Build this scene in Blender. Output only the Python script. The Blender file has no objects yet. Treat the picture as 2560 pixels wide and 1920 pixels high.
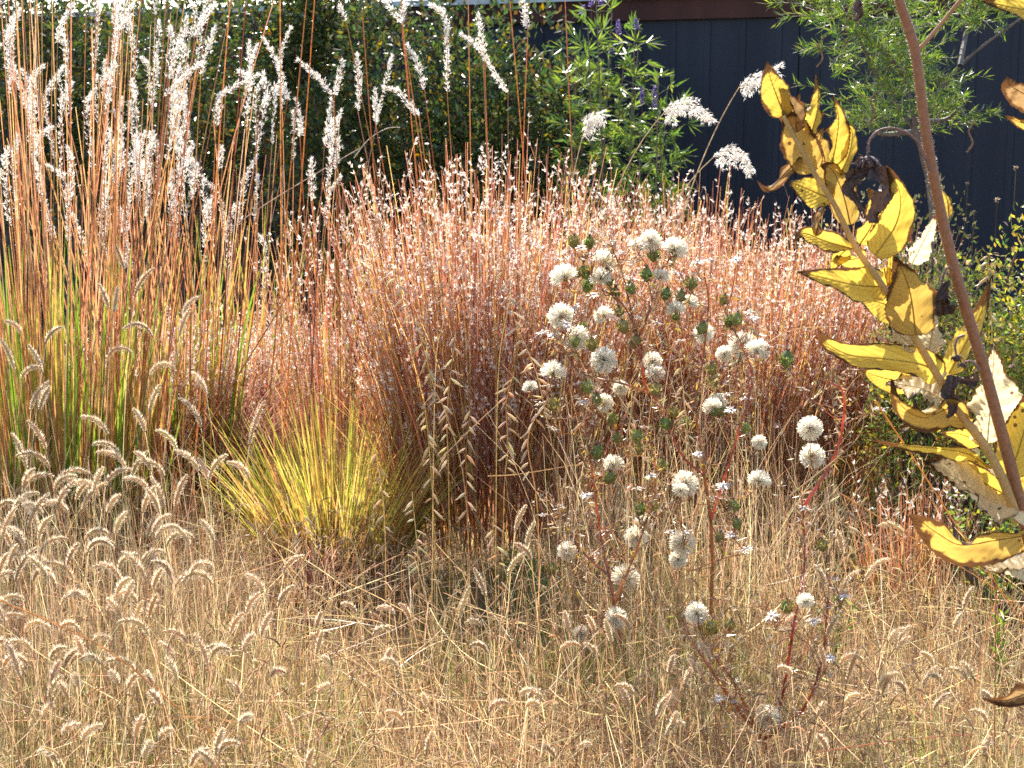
import bpy, math
import numpy as np
from mathutils import Vector

R = math.radians
rng = np.random.default_rng(11)
sc = bpy.context.scene
col = sc.collection

# ------------------------------------------------------------------ camera
CAM_H, PITCH, FPX = 1.40, R(10.0), 4060.0          # FPX: focal length in pixels of a 2560 wide picture
cam_d = bpy.data.cameras.new("camera")
cam_d.sensor_width = 36.0
cam_d.lens = 36.0 * FPX / 2560.0
cam_d.clip_start, cam_d.clip_end = 0.05, 2000.0
cam_d.dof.use_dof = True
cam_d.dof.focus_distance = 3.0
cam_d.dof.aperture_fstop = 16.0
cam = bpy.data.objects.new("camera", cam_d)
cam.location = (0, 0, CAM_H)
cam.rotation_euler = (R(90) - PITCH, 0, 0)
col.objects.link(cam)
sc.camera = cam

# ------------------------------------------------------------------ sky, sun, exposure
SUN_EL, SUN_AZ = R(48), R(-11)                     # azimuth from +Y (away from camera) towards +X
w = bpy.data.worlds.new("World"); sc.world = w; w.use_nodes = True
nt = w.node_tree; nt.nodes.clear()
sky = nt.nodes.new("ShaderNodeTexSky"); sky.sky_type = 'NISHITA'; sky.sun_disc = False
sky.sun_elevation = SUN_EL; sky.sun_rotation = SUN_AZ
sky.air_density = 1.0; sky.dust_density = 1.0
bg = nt.nodes.new("ShaderNodeBackground"); bg.inputs[1].default_value = 0.15
wo = nt.nodes.new("ShaderNodeOutputWorld")
nt.links.new(sky.outputs[0], bg.inputs[0]); nt.links.new(bg.outputs[0], wo.inputs[0])
sl = bpy.data.lights.new("sun", 'SUN'); sl.energy = 5.0; sl.angle = R(0.5); sl.color = (1.0, 0.93, 0.82)
sun = bpy.data.objects.new("sun", sl); col.objects.link(sun)
sd = Vector((math.sin(SUN_AZ) * math.cos(SUN_EL), math.cos(SUN_AZ) * math.cos(SUN_EL), math.sin(SUN_EL)))
sun.rotation_euler = sd.to_track_quat('Z', 'Y').to_euler()
sun.location = sd * 30
vs = sc.view_settings
vs.view_transform = 'Standard'; vs.look = 'None'; vs.exposure = 1.35; vs.gamma = 1.0
vs.use_curve_mapping = False
sc.cycles.max_bounces = 5; sc.cycles.diffuse_bounces = 4; sc.cycles.transmission_bounces = 4
sc.cycles.glossy_bounces = 2; sc.cycles.caustics_reflective = False; sc.cycles.caustics_refractive = False
sc.cycles.use_denoising = False

# ------------------------------------------------------------------ helpers
cP, sP = math.cos(PITCH), math.sin(PITCH)
def at(x, y, Y):
    """the place at distance Y that shows at picture position x, y (2560 wide)"""
    d = np.array([x - 1280.0, FPX * cP + (960.0 - y) * sP, -FPX * sP + (960.0 - y) * cP])
    return np.array([0, 0, CAM_H]) + d * (Y / d[1])
def ground_at(x, y):
    d = np.array([x - 1280.0, FPX * cP + (960.0 - y) * sP, -FPX * sP + (960.0 - y) * cP])
    return np.array([0, 0, CAM_H]) + d * (-CAM_H / d[2])
def mpp(Y): return Y / FPX                          # metres per picture pixel at distance Y
def U(a, b, n=None): return rng.uniform(a, b, n)
def nrm(v): return v / np.maximum(np.linalg.norm(v, axis=-1, keepdims=True), 1e-9)
def pick(cols, wts, n, jit=0.15):
    cols = np.array(cols, float); wts = np.array(wts, float); wts /= wts.sum()
    c = cols[rng.choice(len(cols), n, p=wts)]
    return np.clip(c * (1 + rng.normal(0, jit, (n, 1))) * (1 + rng.normal(0, jit * .35, (n, 3))), 0.004, 0.92)

class MB:
    """collects strips, tubes and loose faces of one mesh"""
    def __init__(s): s.v, s.c, s.q, s.t, s.n = [], [], [], [], 0
    def raw(s, V, C, quads=None, tris=None):
        V = np.asarray(V, float).reshape(-1, 3)
        C = np.broadcast_to(np.asarray(C, float), V.shape) if np.ndim(C) == 1 else np.asarray(C, float).reshape(-1, 3)
        s.v.append(V); s.c.append(C)
        if quads is not None and len(quads): s.q.append(np.asarray(quads, int).reshape(-1, 4) + s.n)
        if tris is not None and len(tris): s.t.append(np.asarray(tris, int).reshape(-1, 3) + s.n)
        s.n += len(V)
    def ribbons(s, P, W, S, C):
        N, K, _ = P.shape
        W = np.broadcast_to(W, (N, K)); 
        if S.ndim == 2: S = S[:, None, :]
        if C.ndim == 2: C = np.broadcast_to(C[:, None, :], (N, K, 3))
        V = np.stack([P - S * W[..., None] / 2, P + S * W[..., None] / 2], 2)      # N,K,2,3
        CC = np.stack([C, C], 2)
        i = np.arange(N)[:, None] * K * 2 + np.arange(K - 1)[None] * 2
        s.raw(V, CC, np.stack([i, i + 1, i + 3, i + 2], -1))
    def tubes(s, P, Rr, C, n=3, half=False):
        N, K, _ = P.shape
        Rr = np.broadcast_to(Rr, (N, K))
        if C.ndim == 2: C = np.broadcast_to(C[:, None, :], (N, K, 3))
        T = nrm(np.gradient(P, axis=1))
        ref = nrm(rng.normal(0, 1, (N, 1, 3)) + np.array([1.5, 0.4, 0.2]))
        A = nrm(np.cross(T, ref)); B = np.cross(T, A)
        a = np.arange(n) * 2 * math.pi / n
        V = P[:, :, None] + Rr[..., None, None] * (A[:, :, None] * np.cos(a)[:, None] + B[:, :, None] * np.sin(a)[:, None])
        CC = np.broadcast_to(C[:, :, None], V.shape)
        b = np.arange(N)[:, None, None] * K * n + np.arange(K - 1)[None, :, None] * n
        j = np.arange(n - 1 if half else n)[None, None]; j2 = (j + 1) % n
        s.raw(V, CC, np.stack([b + j, b + j2, b + n + j2, b + n + j], -1))
    def spikes(s, B, D, L, Wd, C, up=None):
        """flat pointed hairs or leaflets: base B, direction D, length L, width Wd"""
        N = len(B); D = nrm(D)
        S = nrm(np.cross(D, rng.normal(0, 1, (N, 3)))) if up is None else nrm(np.cross(D, up))
        L = np.broadcast_to(L, N)[:, None]; Wd = np.broadcast_to(Wd, N)[:, None]
        V = np.stack([B - S * Wd / 2, B + S * Wd / 2, B + D * L], 1)
        s.raw(V, np.repeat(C[:, None], 3, 1), None, np.arange(N * 3).reshape(-1, 3))
    def leaves(s, B, D, L, Wd, C, up=None):
        """kite shaped leaf with a slight fold: 2 triangles"""
        N = len(B); D = nrm(D)
        S = nrm(np.cross(D, rng.normal(0, 1, (N, 3)))) if up is None else nrm(np.cross(D, up))
        Nn = np.cross(S, D)
        L = np.broadcast_to(L, N)[:, None]; Wd = np.broadcast_to(Wd, N)[:, None]
        m = B + D * L * .45
        V = np.stack([B, m - S * Wd / 2 + Nn * Wd * .18, B + D * L, m + S * Wd / 2 + Nn * Wd * .18], 1)
        i = np.arange(N)[:, None] * 4
        s.raw(V, np.repeat(C[:, None], 4, 1), None, np.concatenate([i + [0, 1, 2], i + [0, 2, 3]]))
    def build(s, name, mat, parent=None, loc=None, smooth=True, uv=None):
        V = np.concatenate(s.v); C = np.concatenate(s.c)
        o0 = np.zeros(3)
        if parent is not None:
            p = parent
            while p is not None: o0 = o0 + np.array(p.location); p = p.parent
        elif loc is not None: o0 = np.array(loc)
        V = V - o0
        q = np.concatenate(s.q) if s.q else np.zeros((0, 4), int)
        t = np.concatenate(s.t) if s.t else np.zeros((0, 3), int)
        me = bpy.data.meshes.new(name)
        me.vertices.add(len(V)); me.vertices.foreach_set("co", V.astype(np.float32).ravel())
        me.loops.add(q.size + t.size)
        me.loops.foreach_set("vertex_index", np.concatenate([q.ravel(), t.ravel()]).astype(np.int32))
        me.polygons.add(len(q) + len(t))
        ls = np.concatenate([np.arange(len(q)) * 4, q.size + np.arange(len(t)) * 3])
        me.polygons.foreach_set("loop_start", ls.astype(np.int32))
        me.polygons.foreach_set("use_smooth", np.full(len(q) + len(t), smooth))
        me.update(calc_edges=True)
        a = me.color_attributes.new("Col", 'FLOAT_COLOR', 'POINT')
        a.data.foreach_set("color", np.concatenate([C, np.ones((len(C), 1))], 1).astype(np.float32).ravel())
        if uv is not None:
            b = me.attributes.new("lf", 'FLOAT_VECTOR', 'POINT')
            b.data.foreach_set("vector", np.asarray(uv, np.float32).ravel())
        me.materials.append(mat)
        o = bpy.data.objects.new(name, me); col.objects.link(o)
        if parent is not None: o.parent = parent
        elif loc is not None: o.location = loc
        return o

def thing(name, label, cat, loc, group=None):
    o = bpy.data.objects.new(name, None); col.objects.link(o)
    o.empty_display_size = 0.05
    o.location = loc; o["label"] = label; o["category"] = cat
    if group: o["group"] = group
    return o
def tag(o, label, cat, group=None):
    o["label"] = label; o["category"] = cat
    if group: o["group"] = group
def stuff(o): o["kind"] = "stuff"; return o
def structure(o): o["kind"] = "structure"; return o
def copy_part(o, parent, loc, rot, scale=1.0):
    c = o.copy(); col.objects.link(c); c.parent = parent
    c.location = Vector(loc) - parent.location; c.rotation_euler = rot
    c.scale = (scale,) * 3
    return c

def arc(B, az, L, th0, th1, K, p=1.0):
    """curves that start at B, lean th0 from upright and bend to th1 at the tip"""
    N = len(B); t = (np.arange(K - 1) + .5) / (K - 1)
    th = th0[:, None] + (th1 - th0)[:, None] * t[None] ** p
    st = (L / (K - 1))[:, None]
    h = np.concatenate([np.zeros((N, 1)), np.cumsum(np.sin(th) * st, 1)], 1)
    z = np.concatenate([np.zeros((N, 1)), np.cumsum(np.cos(th) * st, 1)], 1)
    return np.stack([B[:, :1] + h * np.cos(az)[:, None], B[:, 1:2] + h * np.sin(az)[:, None], B[:, 2:] + z], -1)
def side(N, az=None):
    a = U(0, 2 * math.pi, N) if az is None else az + math.pi / 2 + rng.normal(0, .5, N)
    return np.stack([np.cos(a), np.sin(a), np.zeros(N)], 1)
def spline(pts, K):
    """smooth curve through points (Catmull-Rom), K samples"""
    p = np.asarray(pts, float)
    if len(p) == 2: return p[0] + (p[1] - p[0]) * np.linspace(0, 1, K)[:, None]
    e = np.concatenate([[2 * p[0] - p[1]], p, [2 * p[-1] - p[-2]]])
    u = np.linspace(0, len(p) - 1 - 1e-6, K); i = u.astype(int); f = (u - i)[:, None]
    a, b, c, d = e[i], e[i + 1], e[i + 2], e[i + 3]
    return .5 * (2 * b + (c - a) * f + (2 * a - 5 * b + 4 * c - d) * f ** 2 + (3 * b - a - 3 * c + d) * f ** 3)
def along(P, t):
    """point at fraction t (N,) of curves P (N,K,3)"""
    N, K, _ = P.shape
    u = np.clip(t, 0, .9999) * (K - 1); i = u.astype(int); f = (u - i)[:, None]; r = np.arange(N)
    return P[r, i] * (1 - f) + P[r, i + 1] * f

# ------------------------------------------------------------------ materials
def plant_mat(name, trans=.5, rough=.45, spec=.4, var=.25, nscale=70, tsat=1.15, tval=1.1):
    m = bpy.data.materials.new(name); m.use_nodes = True
    n = m.node_tree; n.nodes.clear(); ln = n.links.new
    at_ = n.nodes.new("ShaderNodeAttribute"); at_.attribute_name = "Col"
    tc = n.nodes.new("ShaderNodeTexCoord")
    no = n.nodes.new("ShaderNodeTexNoise"); no.inputs["Scale"].default_value = nscale; no.inputs["Detail"].default_value = 2
    ln(tc.outputs["Object"], no.inputs["Vector"])
    mr = n.nodes.new("ShaderNodeMapRange"); mr.inputs[1].default_value = .3; mr.inputs[2].default_value = .7
    mr.inputs[3].default_value = 1 - var; mr.inputs[4].default_value = 1 + var
    ln(no.outputs["Fac"], mr.inputs[0])
    mx = n.nodes.new("ShaderNodeVectorMath"); mx.operation = 'SCALE'
    ln(at_.outputs["Color"], mx.inputs[0]); ln(mr.outputs[0], mx.inputs["Scale"])
    pb = n.nodes.new("ShaderNodeBsdfPrincipled"); pb.inputs["Roughness"].default_value = rough
    pb.inputs["Specular IOR Level"].default_value = spec
    ln(mx.outputs[0], pb.inputs["Base Color"])
    hs = n.nodes.new("ShaderNodeHueSaturation"); hs.inputs["Saturation"].default_value = tsat; hs.inputs["Value"].default_value = tval
    ln(mx.outputs[0], hs.inputs["Color"])
    tr = n.nodes.new("ShaderNodeBsdfTranslucent"); ln(hs.outputs[0], tr.inputs["Color"])
    ms = n.nodes.new("ShaderNodeMixShader"); ms.inputs[0].default_value = trans
    ln(pb.outputs[0], ms.inputs[1]); ln(tr.outputs[0], ms.inputs[2])
    out = n.nodes.new("ShaderNodeOutputMaterial"); ln(ms.outputs[0], out.inputs[0])
    return m
M_BLADE = plant_mat("grass blade", .62, .4, .5, tsat=1.06)
M_STEM = plant_mat("grass stem", .6, .35, .6, tsat=1.02)
M_FLUFF = plant_mat("seed fluff", .6, .6, .2, var=.08, tsat=1.0, tval=1.1)
M_PUFF = plant_mat("pappus", .6, .7, .15, var=.05, tsat=1.0, tval=1.05)
M_GREEN = plant_mat("green leaf", .45, .35, .5, var=.3)
M_TWIG = plant_mat("twig", .0, .6, .3, var=.3)
M_BRACT = plant_mat("papery bract", .35, .3, .6, var=.15)
M_DEAD = plant_mat("dead leaf", .12, .5, .4, var=.4, nscale=120)

def leaf_mat():
    """autumn leaf: yellow with brown scorched margin, dark specks, veins"""
    m = bpy.data.materials.new("autumn leaf"); m.use_nodes = True
    n = m.node_tree; n.nodes.clear(); ln = n.links.new
    def N(t, **k):
        x = n.nodes.new(t)
        for a, b in k.items(): setattr(x, a, b)
        return x
    def math_(op, a, b=None):
        x = N("ShaderNodeMath", operation=op)
        for i, v in enumerate((a, b)):
            if v is None: continue
            if isinstance(v, (int, float)): x.inputs[i].default_value = v
            else: ln(v, x.inputs[i])
        return x.outputs[0]
    lf = N("ShaderNodeAttribute", attribute_name="lf"); cl = N("ShaderNodeAttribute", attribute_name="Col")
    sp = N("ShaderNodeSeparateXYZ"); ln(lf.outputs["Vector"], sp.inputs[0])
    u, v, br = sp.outputs[0], sp.outputs[1], sp.outputs[2]
    tc = N("ShaderNodeTexCoord")
    no = N("ShaderNodeTexNoise"); no.inputs["Scale"].default_value = 38; no.inputs["Detail"].default_value = 4
    ln(tc.outputs["Object"], no.inputs["Vector"])
    av = math_('ABSOLUTE', v)
    e = math_('ADD', math_('MULTIPLY', math_('POWER', av, 4.0), .72), math_('MULTIPLY', math_('POWER', u, 3.2), .92))
    e = math_('ADD', e, math_('MULTIPLY', math_('SUBTRACT', no.outputs["Fac"], .5), 1.3))
    e = math_('ADD', e, br)
    rm = N("ShaderNodeMapRange"); rm.inputs[1].default_value = .42; rm.inputs[2].default_value = .56; ln(e, rm.inputs[0])
    vo = N("ShaderNodeTexVoronoi"); vo.inputs["Scale"].default_value = 75; ln(tc.outputs["Object"], vo.inputs["Vector"])
    n2 = N("ShaderNodeTexNoise"); n2.inputs["Scale"].default_value = 25; ln(tc.outputs["Object"], n2.inputs["Vector"])
    spk = math_('MULTIPLY', math_('LESS_THAN', vo.outputs["Distance"], .2), math_('GREATER_THAN', n2.outputs["Fac"], .56))
    dark = math_('MAXIMUM', rm.outputs[0], math_('MULTIPLY', spk, .9))
    cr = N("ShaderNodeMix", data_type='RGBA'); ln(dark, cr.inputs["Factor"])
    ln(cl.outputs["Color"], cr.inputs["A"]); cr.inputs["B"].default_value = (.09, .04, .015, 1)
    # veins
    vu = math_('SUBTRACT', math_('MULTIPLY', u, 26.0), math_('MULTIPLY', av, 6.0))
    vein = math_('POWER', math_('ABSOLUTE', math_('SINE', math_('MULTIPLY', vu, 1.6))), .35)
    mid = math_('SUBTRACT', 1.0, math_('LESS_THAN', av, .035))
    vb = math_('MULTIPLY', vein, mid)
    vr = N("ShaderNodeMapRange"); vr.inputs[3].default_value = .72; vr.inputs[4].default_value = 1.0; ln(vb, vr.inputs[0])
    sc_ = N("ShaderNodeVectorMath", operation='SCALE'); ln(cr.outputs["Result"], sc_.inputs[0]); ln(vr.outputs[0], sc_.inputs["Scale"])
    bp = N("ShaderNodeBump"); bp.inputs["Strength"].default_value = .35; bp.inputs["Distance"].default_value = .0015
    ln(math_('ADD', vb, math_('MULTIPLY', no.outputs["Fac"], 1.0)), bp.inputs["Height"])
    pb = N("ShaderNodeBsdfPrincipled"); pb.inputs["Roughness"].default_value = .5; pb.inputs["Specular IOR Level"].default_value = .45
    ln(sc_.outputs[0], pb.inputs["Base Color"]); ln(bp.outputs[0], pb.inputs["Normal"])
    tr = N("ShaderNodeBsdfTranslucent"); hs = N("ShaderNodeHueSaturation"); hs.inputs["Saturation"].default_value = 1.02
    hs.inputs["Value"].default_value = 1.1
    ln(sc_.outputs[0], hs.inputs["Color"]); ln(hs.outputs[0], tr.inputs["Color"])
    ms = N("ShaderNodeMixShader"); ms.inputs[0].default_value = .66
    ln(pb.outputs[0], ms.inputs[1]); ln(tr.outputs[0], ms.inputs[2])
    out = N("ShaderNodeOutputMaterial"); ln(ms.outputs[0], out.inputs[0])
    return m
M_LEAF = leaf_mat()

def ground_mat():
    m = bpy.data.materials.new("dry soil and litter"); m.use_nodes = True
    n = m.node_tree; pb = n.nodes["Principled BSDF"]; ln = n.links.new
    tc = n.nodes.new("ShaderNodeTexCoord")
    a = n.nodes.new("ShaderNodeTexNoise"); a.inputs["Scale"].default_value = 9; a.inputs["Detail"].default_value = 8
    b = n.nodes.new("ShaderNodeTexNoise"); b.inputs["Scale"].default_value = 90; b.inputs["Detail"].default_value = 4
    ln(tc.outputs["Object"], a.inputs[0]); ln(tc.outputs["Object"], b.inputs[0])
    r = n.nodes.new("ShaderNodeValToRGB"); e = r.color_ramp.elements
    e[0].color = (.10, .065, .035, 1); e[0].position = .3; e[1].color = (.30, .21, .11, 1); e[1].position = .72
    mx = n.nodes.new("ShaderNodeMath"); mx.operation = 'ADD'; ln(a.outputs["Fac"], mx.inputs[0])
    ml = n.nodes.new("ShaderNodeMath"); ml.operation = 'MULTIPLY_ADD'; ml.inputs[1].default_value = .5; ml.inputs[2].default_value = -.25
    ln(b.outputs["Fac"], ml.inputs[0]); ln(ml.outputs[0], mx.inputs[1]); ln(mx.outputs[0], r.inputs[0])
    ln(r.outputs[0], pb.inputs["Base Color"]); pb.inputs["Roughness"].default_value = .95
    bp = n.nodes.new("ShaderNodeBump"); bp.inputs["Distance"].default_value = .02; ln(b.outputs["Fac"], bp.inputs["Height"]); ln(bp.outputs[0], pb.inputs["Normal"])
    return m
def paint_mat(name, c1, c2, rough, scale, spec=.3):
    m = bpy.data.materials.new(name); m.use_nodes = True
    n = m.node_tree; pb = n.nodes["Principled BSDF"]; ln = n.links.new
    tc = n.nodes.new("ShaderNodeTexCoord"); mp = n.nodes.new("ShaderNodeMapping"); mp.inputs["Scale"].default_value = (1, 1, .12)
    ln(tc.outputs["Object"], mp.inputs[0])
    a = n.nodes.new("ShaderNodeTexNoise"); a.inputs["Scale"].default_value = scale; a.inputs["Detail"].default_value = 6
    ln(mp.outputs[0], a.inputs[0])
    r = n.nodes.new("ShaderNodeValToRGB"); e = r.color_ramp.elements
    e[0].color = (*c1, 1); e[0].position = .35; e[1].color = (*c2, 1); e[1].position = .68
    ln(a.outputs["Fac"], r.inputs[0]); ln(r.outputs[0], pb.inputs["Base Color"])
    pb.inputs["Roughness"].default_value = rough; pb.inputs["Specular IOR Level"].default_value = spec
    return m

# ------------------------------------------------------------------ ground
g = MB()
ax = np.concatenate([[-600, -80, -20], np.linspace(-6, 6, 61), [20, 80, 600]])
ay = np.concatenate([[-200, -20], np.linspace(-1, 14, 76), [25, 90, 900]])
XX, YY = np.meshgrid(ax, ay)
inner = (np.abs(XX) < 6.5) & (YY > -1.2) & (YY < 14.5)
ZZ = np.where(inner, .018 * np.sin(XX * 3.1 + YY * 1.3) + .014 * np.sin(YY * 4.7 - XX * 2.0) + rng.normal(0, .004, XX.shape), 0) - .02
nx, ny = len(ax), len(ay)
i = (np.arange(ny - 1)[:, None] * nx + np.arange(nx - 1)[None])
g.raw(np.stack([XX, YY, ZZ], -1), np.array([.2, .14, .08]), np.stack([i, i + 1, i + nx + 1, i + nx], -1))
structure(g.build("ground", ground_mat(), smooth=True))

# ------------------------------------------------------------------ wall behind the planting
def wall():
    a, b = np.array([-4.6, 11.55]), np.array([5.4, 5.93])
    d = (b - a); Lw = np.linalg.norm(d); d /= Lw; nn = np.array([-d[1], d[0]])       # nn points away from camera
    if nn[1] < 0: nn = -nn
    H = 1.93
    root = thing("garden_wall", "dark blue-grey panelled wall with rust red band along its top", "wall", (a[0], a[1], 0))
    mf = paint_mat("blue grey panel paint", (.014, .018, .030), (.026, .031, .045), .6, 5)
    mr = paint_mat("rusty red band", (.045, .014, .011), (.075, .024, .017), .7, 7)
    mc = paint_mat("galvanised coping", (.45, .47, .48), (.6, .62, .63), .45, 9)
    def box(mb, s0, s1, t0, t1, z0, z1):
        V = [(*(a + d * s + nn * t), z) for s in (s0, s1) for t in (t0, t1) for z in (z0, z1)]
        mb.raw(V, np.array([.1, .1, .1]), [(0, 1, 3, 2), (4, 6, 7, 5), (0, 4, 5, 1), (2, 3, 7, 6), (0, 2, 6, 4), (1, 5, 7, 3)])
    m = MB(); box(m, .0, Lw, .021, .125, -.12, H - .036); m.build("backing", mf, root, smooth=False)
    pw = 1.15; k = 0; s = 0.0
    while s < Lw - .05:
        e = min(s + pw, Lw)
        m = MB(); box(m, s + .003, e - .003, .0, .018, -.1, H - .14)
        for q in np.arange(s + .08, e - .04, .19): box(m, q, q + .03, -.005, .0005, -.08, H - .15)
        m.build("panel", mf, root, smooth=False)
        m = MB(); box(m, s + .002, e - .002, -.03, .0195, H - .138, H - .034); m.build("band_board", mr, root, smooth=False)
        s = e; k += 1
    m = MB(); box(m, -.02, Lw + .02, -.055, .17, H - .033, H); m.build("coping", mc, root, smooth=False)
wall()

# ------------------------------------------------------------------ shrubs in front of the wall
def blob_points(n, c, r, lumps=14, hollow=.55):
    """points spread through a lumpy crown"""
    cs = c + np.array(r) * nrm(rng.normal(0, 1, (lumps, 3))) * U(.25, .78, (lumps, 1))
    rs = np.array(r) * U(.28, .5, (lumps, 1))
    k = rng.integers(0, lumps, n)
    d = nrm(rng.normal(0, 1, (n, 3))) * U(hollow, 1.0, (n, 1)) ** .6
    return cs[k] + d * rs[k], d
def shrub(name, label, c, r, n, cols, wts, ll, lw, group=None, cat="shrub", lumps=16, twigs=26):
    c = np.array(c, float)
    root = thing(name, label, cat, (c[0], c[1], 0), group)
    P, d = blob_points(n, c, r, lumps)
    keep = P[:, 2] > .03; P, d = P[keep], d[keep]; n = len(P)
    m = MB()
    D = d * .8 + rng.normal(0, .55, (n, 3)) + np.array([0, 0, .25])
    m.leaves(P, D, U(ll * .6, ll * 1.3, n), U(lw * .7, lw * 1.3, n), pick(cols, wts, n, .22))
    stuff(m.build("crown", M_GREEN, root))
    k = rng.choice(n, twigs, replace=False)
    m = MB(); bs = np.array([c[0], c[1], -.02])
    T = np.stack([spline([bs + U(-.08, .08, 3) * [1, 1, 0], bs * .55 + P[q] * .45 + U(-.1, .1, 3), P[q]], 9) for q in k])
    T[..., 2] = np.maximum(T[..., 2], -.03)
    m.tubes(T, np.linspace(.016, .003, 9), pick([(.09, .06, .045), (.14, .11, .09)], [2, 1], twigs), 4)
    m.build("branches", M_TWIG, root)
    return root
DK = [(.05, .085, .03), (.09, .12, .035), (.15, .14, .04), (.26, .2, .04), (.12, .07, .03)]
for (px, py, Y, rx, rz, n, lab) in [
        (60, 300, 9.0, .85, 1.36, 12000, "dark evergreen shrub behind the densest white plumes"),
        (430, 340, 8.9, .75, 1.2, 11000, "dark shrub behind the tall orange culms, sky showing over it"),
        (700, 320, 8.4, .75, 1.2, 12000, "broad dark green shrub behind the arching white plumes"),
        (980, 300, 8.0, .70, 1.10, 11000, "dark olive shrub rising behind the big red grass clump"),
        (1290, 320, 8.1, .62, 1.05, 8000, "dark shrub beside the light green flowering shrub by the wall")]:
    p = at(px, py, Y)
    shrub("evergreen_shrub", lab, (p[0], p[1], max(rz * .8, p[2] - .1) + (.28 if px < 800 else .05)), (rx, .55, rz * .86), n, DK, [5, 4, 2, .7, 1], .044, .019)
# low olive shrubs under them
for (px, py, Y, rx, rz, n, lab) in [
        (820, 640, 6.9, .42, .40, 3600, "low olive shrub filling the dark gap left of the red clump"),
        (1480, 560, 6.6, .45, .42, 3500, "low green shrub at the foot of the flowering shrub"),
        (1700, 560, 6.5, .4, .38, 3000, "low dull shrub behind the seeding grass, below the blue-grey wall")]:
    p = at(px, py, Y)
    shrub("low_shrub", lab, (p[0], p[1], rz * .9), (rx, .4, rz), n, [(.07, .09, .025), (.13, .13, .045), (.17, .13, .06)], [2, 2, 1], .035, .014)

# flowering shrub with fingered leaves and lilac spikes
def finger_shrub(px, py_top, Y, stems, label, spikes):
    b = at(px, 700, Y); root = thing("flowering_shrub", label, "shrub", (b[0], b[1], 0))
    mst, mlf = MB(), MB(); tips = []
    for (x0, x1, y1) in stems:
        tip = at(x1, y1, Y + U(-.15, .15)); bs = np.array([at(x0, 700, Y)[0], b[1] + U(-.1, .1), -.02])
        c = spline([bs, bs * .5 + tip * .5 + np.array([U(-.04, .04), 0, 0]), tip], 22); tips.append((c[-1], nrm(c[-1] - c[-4])))
        mst.tubes(c[None], np.linspace(.008, .0025, 22), np.array([[.2, .15, .1]]), 5)
        for q in range(4, 22):
            for sgn in (0, 1):
                az = q * 1.57 + sgn * math.pi * .9 + U(-.4, .4); o = np.array([math.cos(az), math.sin(az), U(.1, .6)])
                pb = c[q]; pl = U(.03, .07); e = pb + o * pl
                mst.tubes(np.stack([pb, pb + o * pl * .5 + [0, 0, .006], e])[None], .0012, np.array([[.15, .17, .05]]), 3)
                k = rng.integers(5, 8); fa = np.linspace(-1.1, 1.1, k)
                hor = nrm(np.array([o[0], o[1], U(-.5, 1.1)])); sd_ = nrm(np.cross(hor, rng.normal(0, 1, 3)))
                D = hor * np.cos(fa)[:, None] + sd_ * np.sin(fa)[:, None]
                mlf.leaves(np.repeat(e[None], k, 0), D, (.050 + .032 * np.cos(fa)) * U(.8, 1.2), .011, pick([(.13, .21, .05), (.20, .28, .06), (.30, .35, .08)], [2, 3, 1], k, .15))
    stuff(mlf.build("foliage", M_GREEN, root)); mst.build("stems", M_TWIG, root)
    for (x1, y1, y2) in spikes:
        p0, p1 = at(x1, y2, Y - .05), at(x1 + U(-4, 4), y1, Y - .05); n = 110
        t = U(0, 1, n); a = U(0, 6.28, n); rr = .012 * (1 - .75 * t)
        B = p0 + (p1 - p0) * t[:, None]; D = np.stack([np.cos(a), np.sin(a), U(.2, .9, n)], 1)
        m = MB(); m.leaves(B + D * .002, D, rr + .004, .006, pick([(.24, .18, .42), (.35, .28, .52), (.2, .15, .28)], [2, 1, 1], n))
        m.tubes(np.stack([p0 - [0, 0, .05], p1])[None], .0015, np.array([[.18, .15, .12]]), 3)
        m.build("flower_spike", M_GREEN, root)
finger_shrub(1500, 0, 7.4, [(1490, 1490, -20), (1500, 1530, 30), (1520, 1588, 75), (1470, 1440, 90), (1540, 1560, 150), (1450, 1420, 200), (1560, 1595, 120), (1490, 1470, 60)],
             "light green shrub with fingered leaves and lilac flower spikes before the wall", [(1478, -25, 18), (1502, -25, 12), (1455, 15, 38), (1547, 50, 88), (1528, 122, 135), (1592, 48, 75)])
finger_shrub(1660, 180, 7.2, [(1640, 1645, 195), (1660, 1668, 225), (1680, 1690, 290), (1600, 1600, 330), (1640, 1650, 300)],
             "short light green shrub with fingered leaves, half hidden by the seeding grass", [(1606, 215, 262), (1636, 215, 268)])

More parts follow.
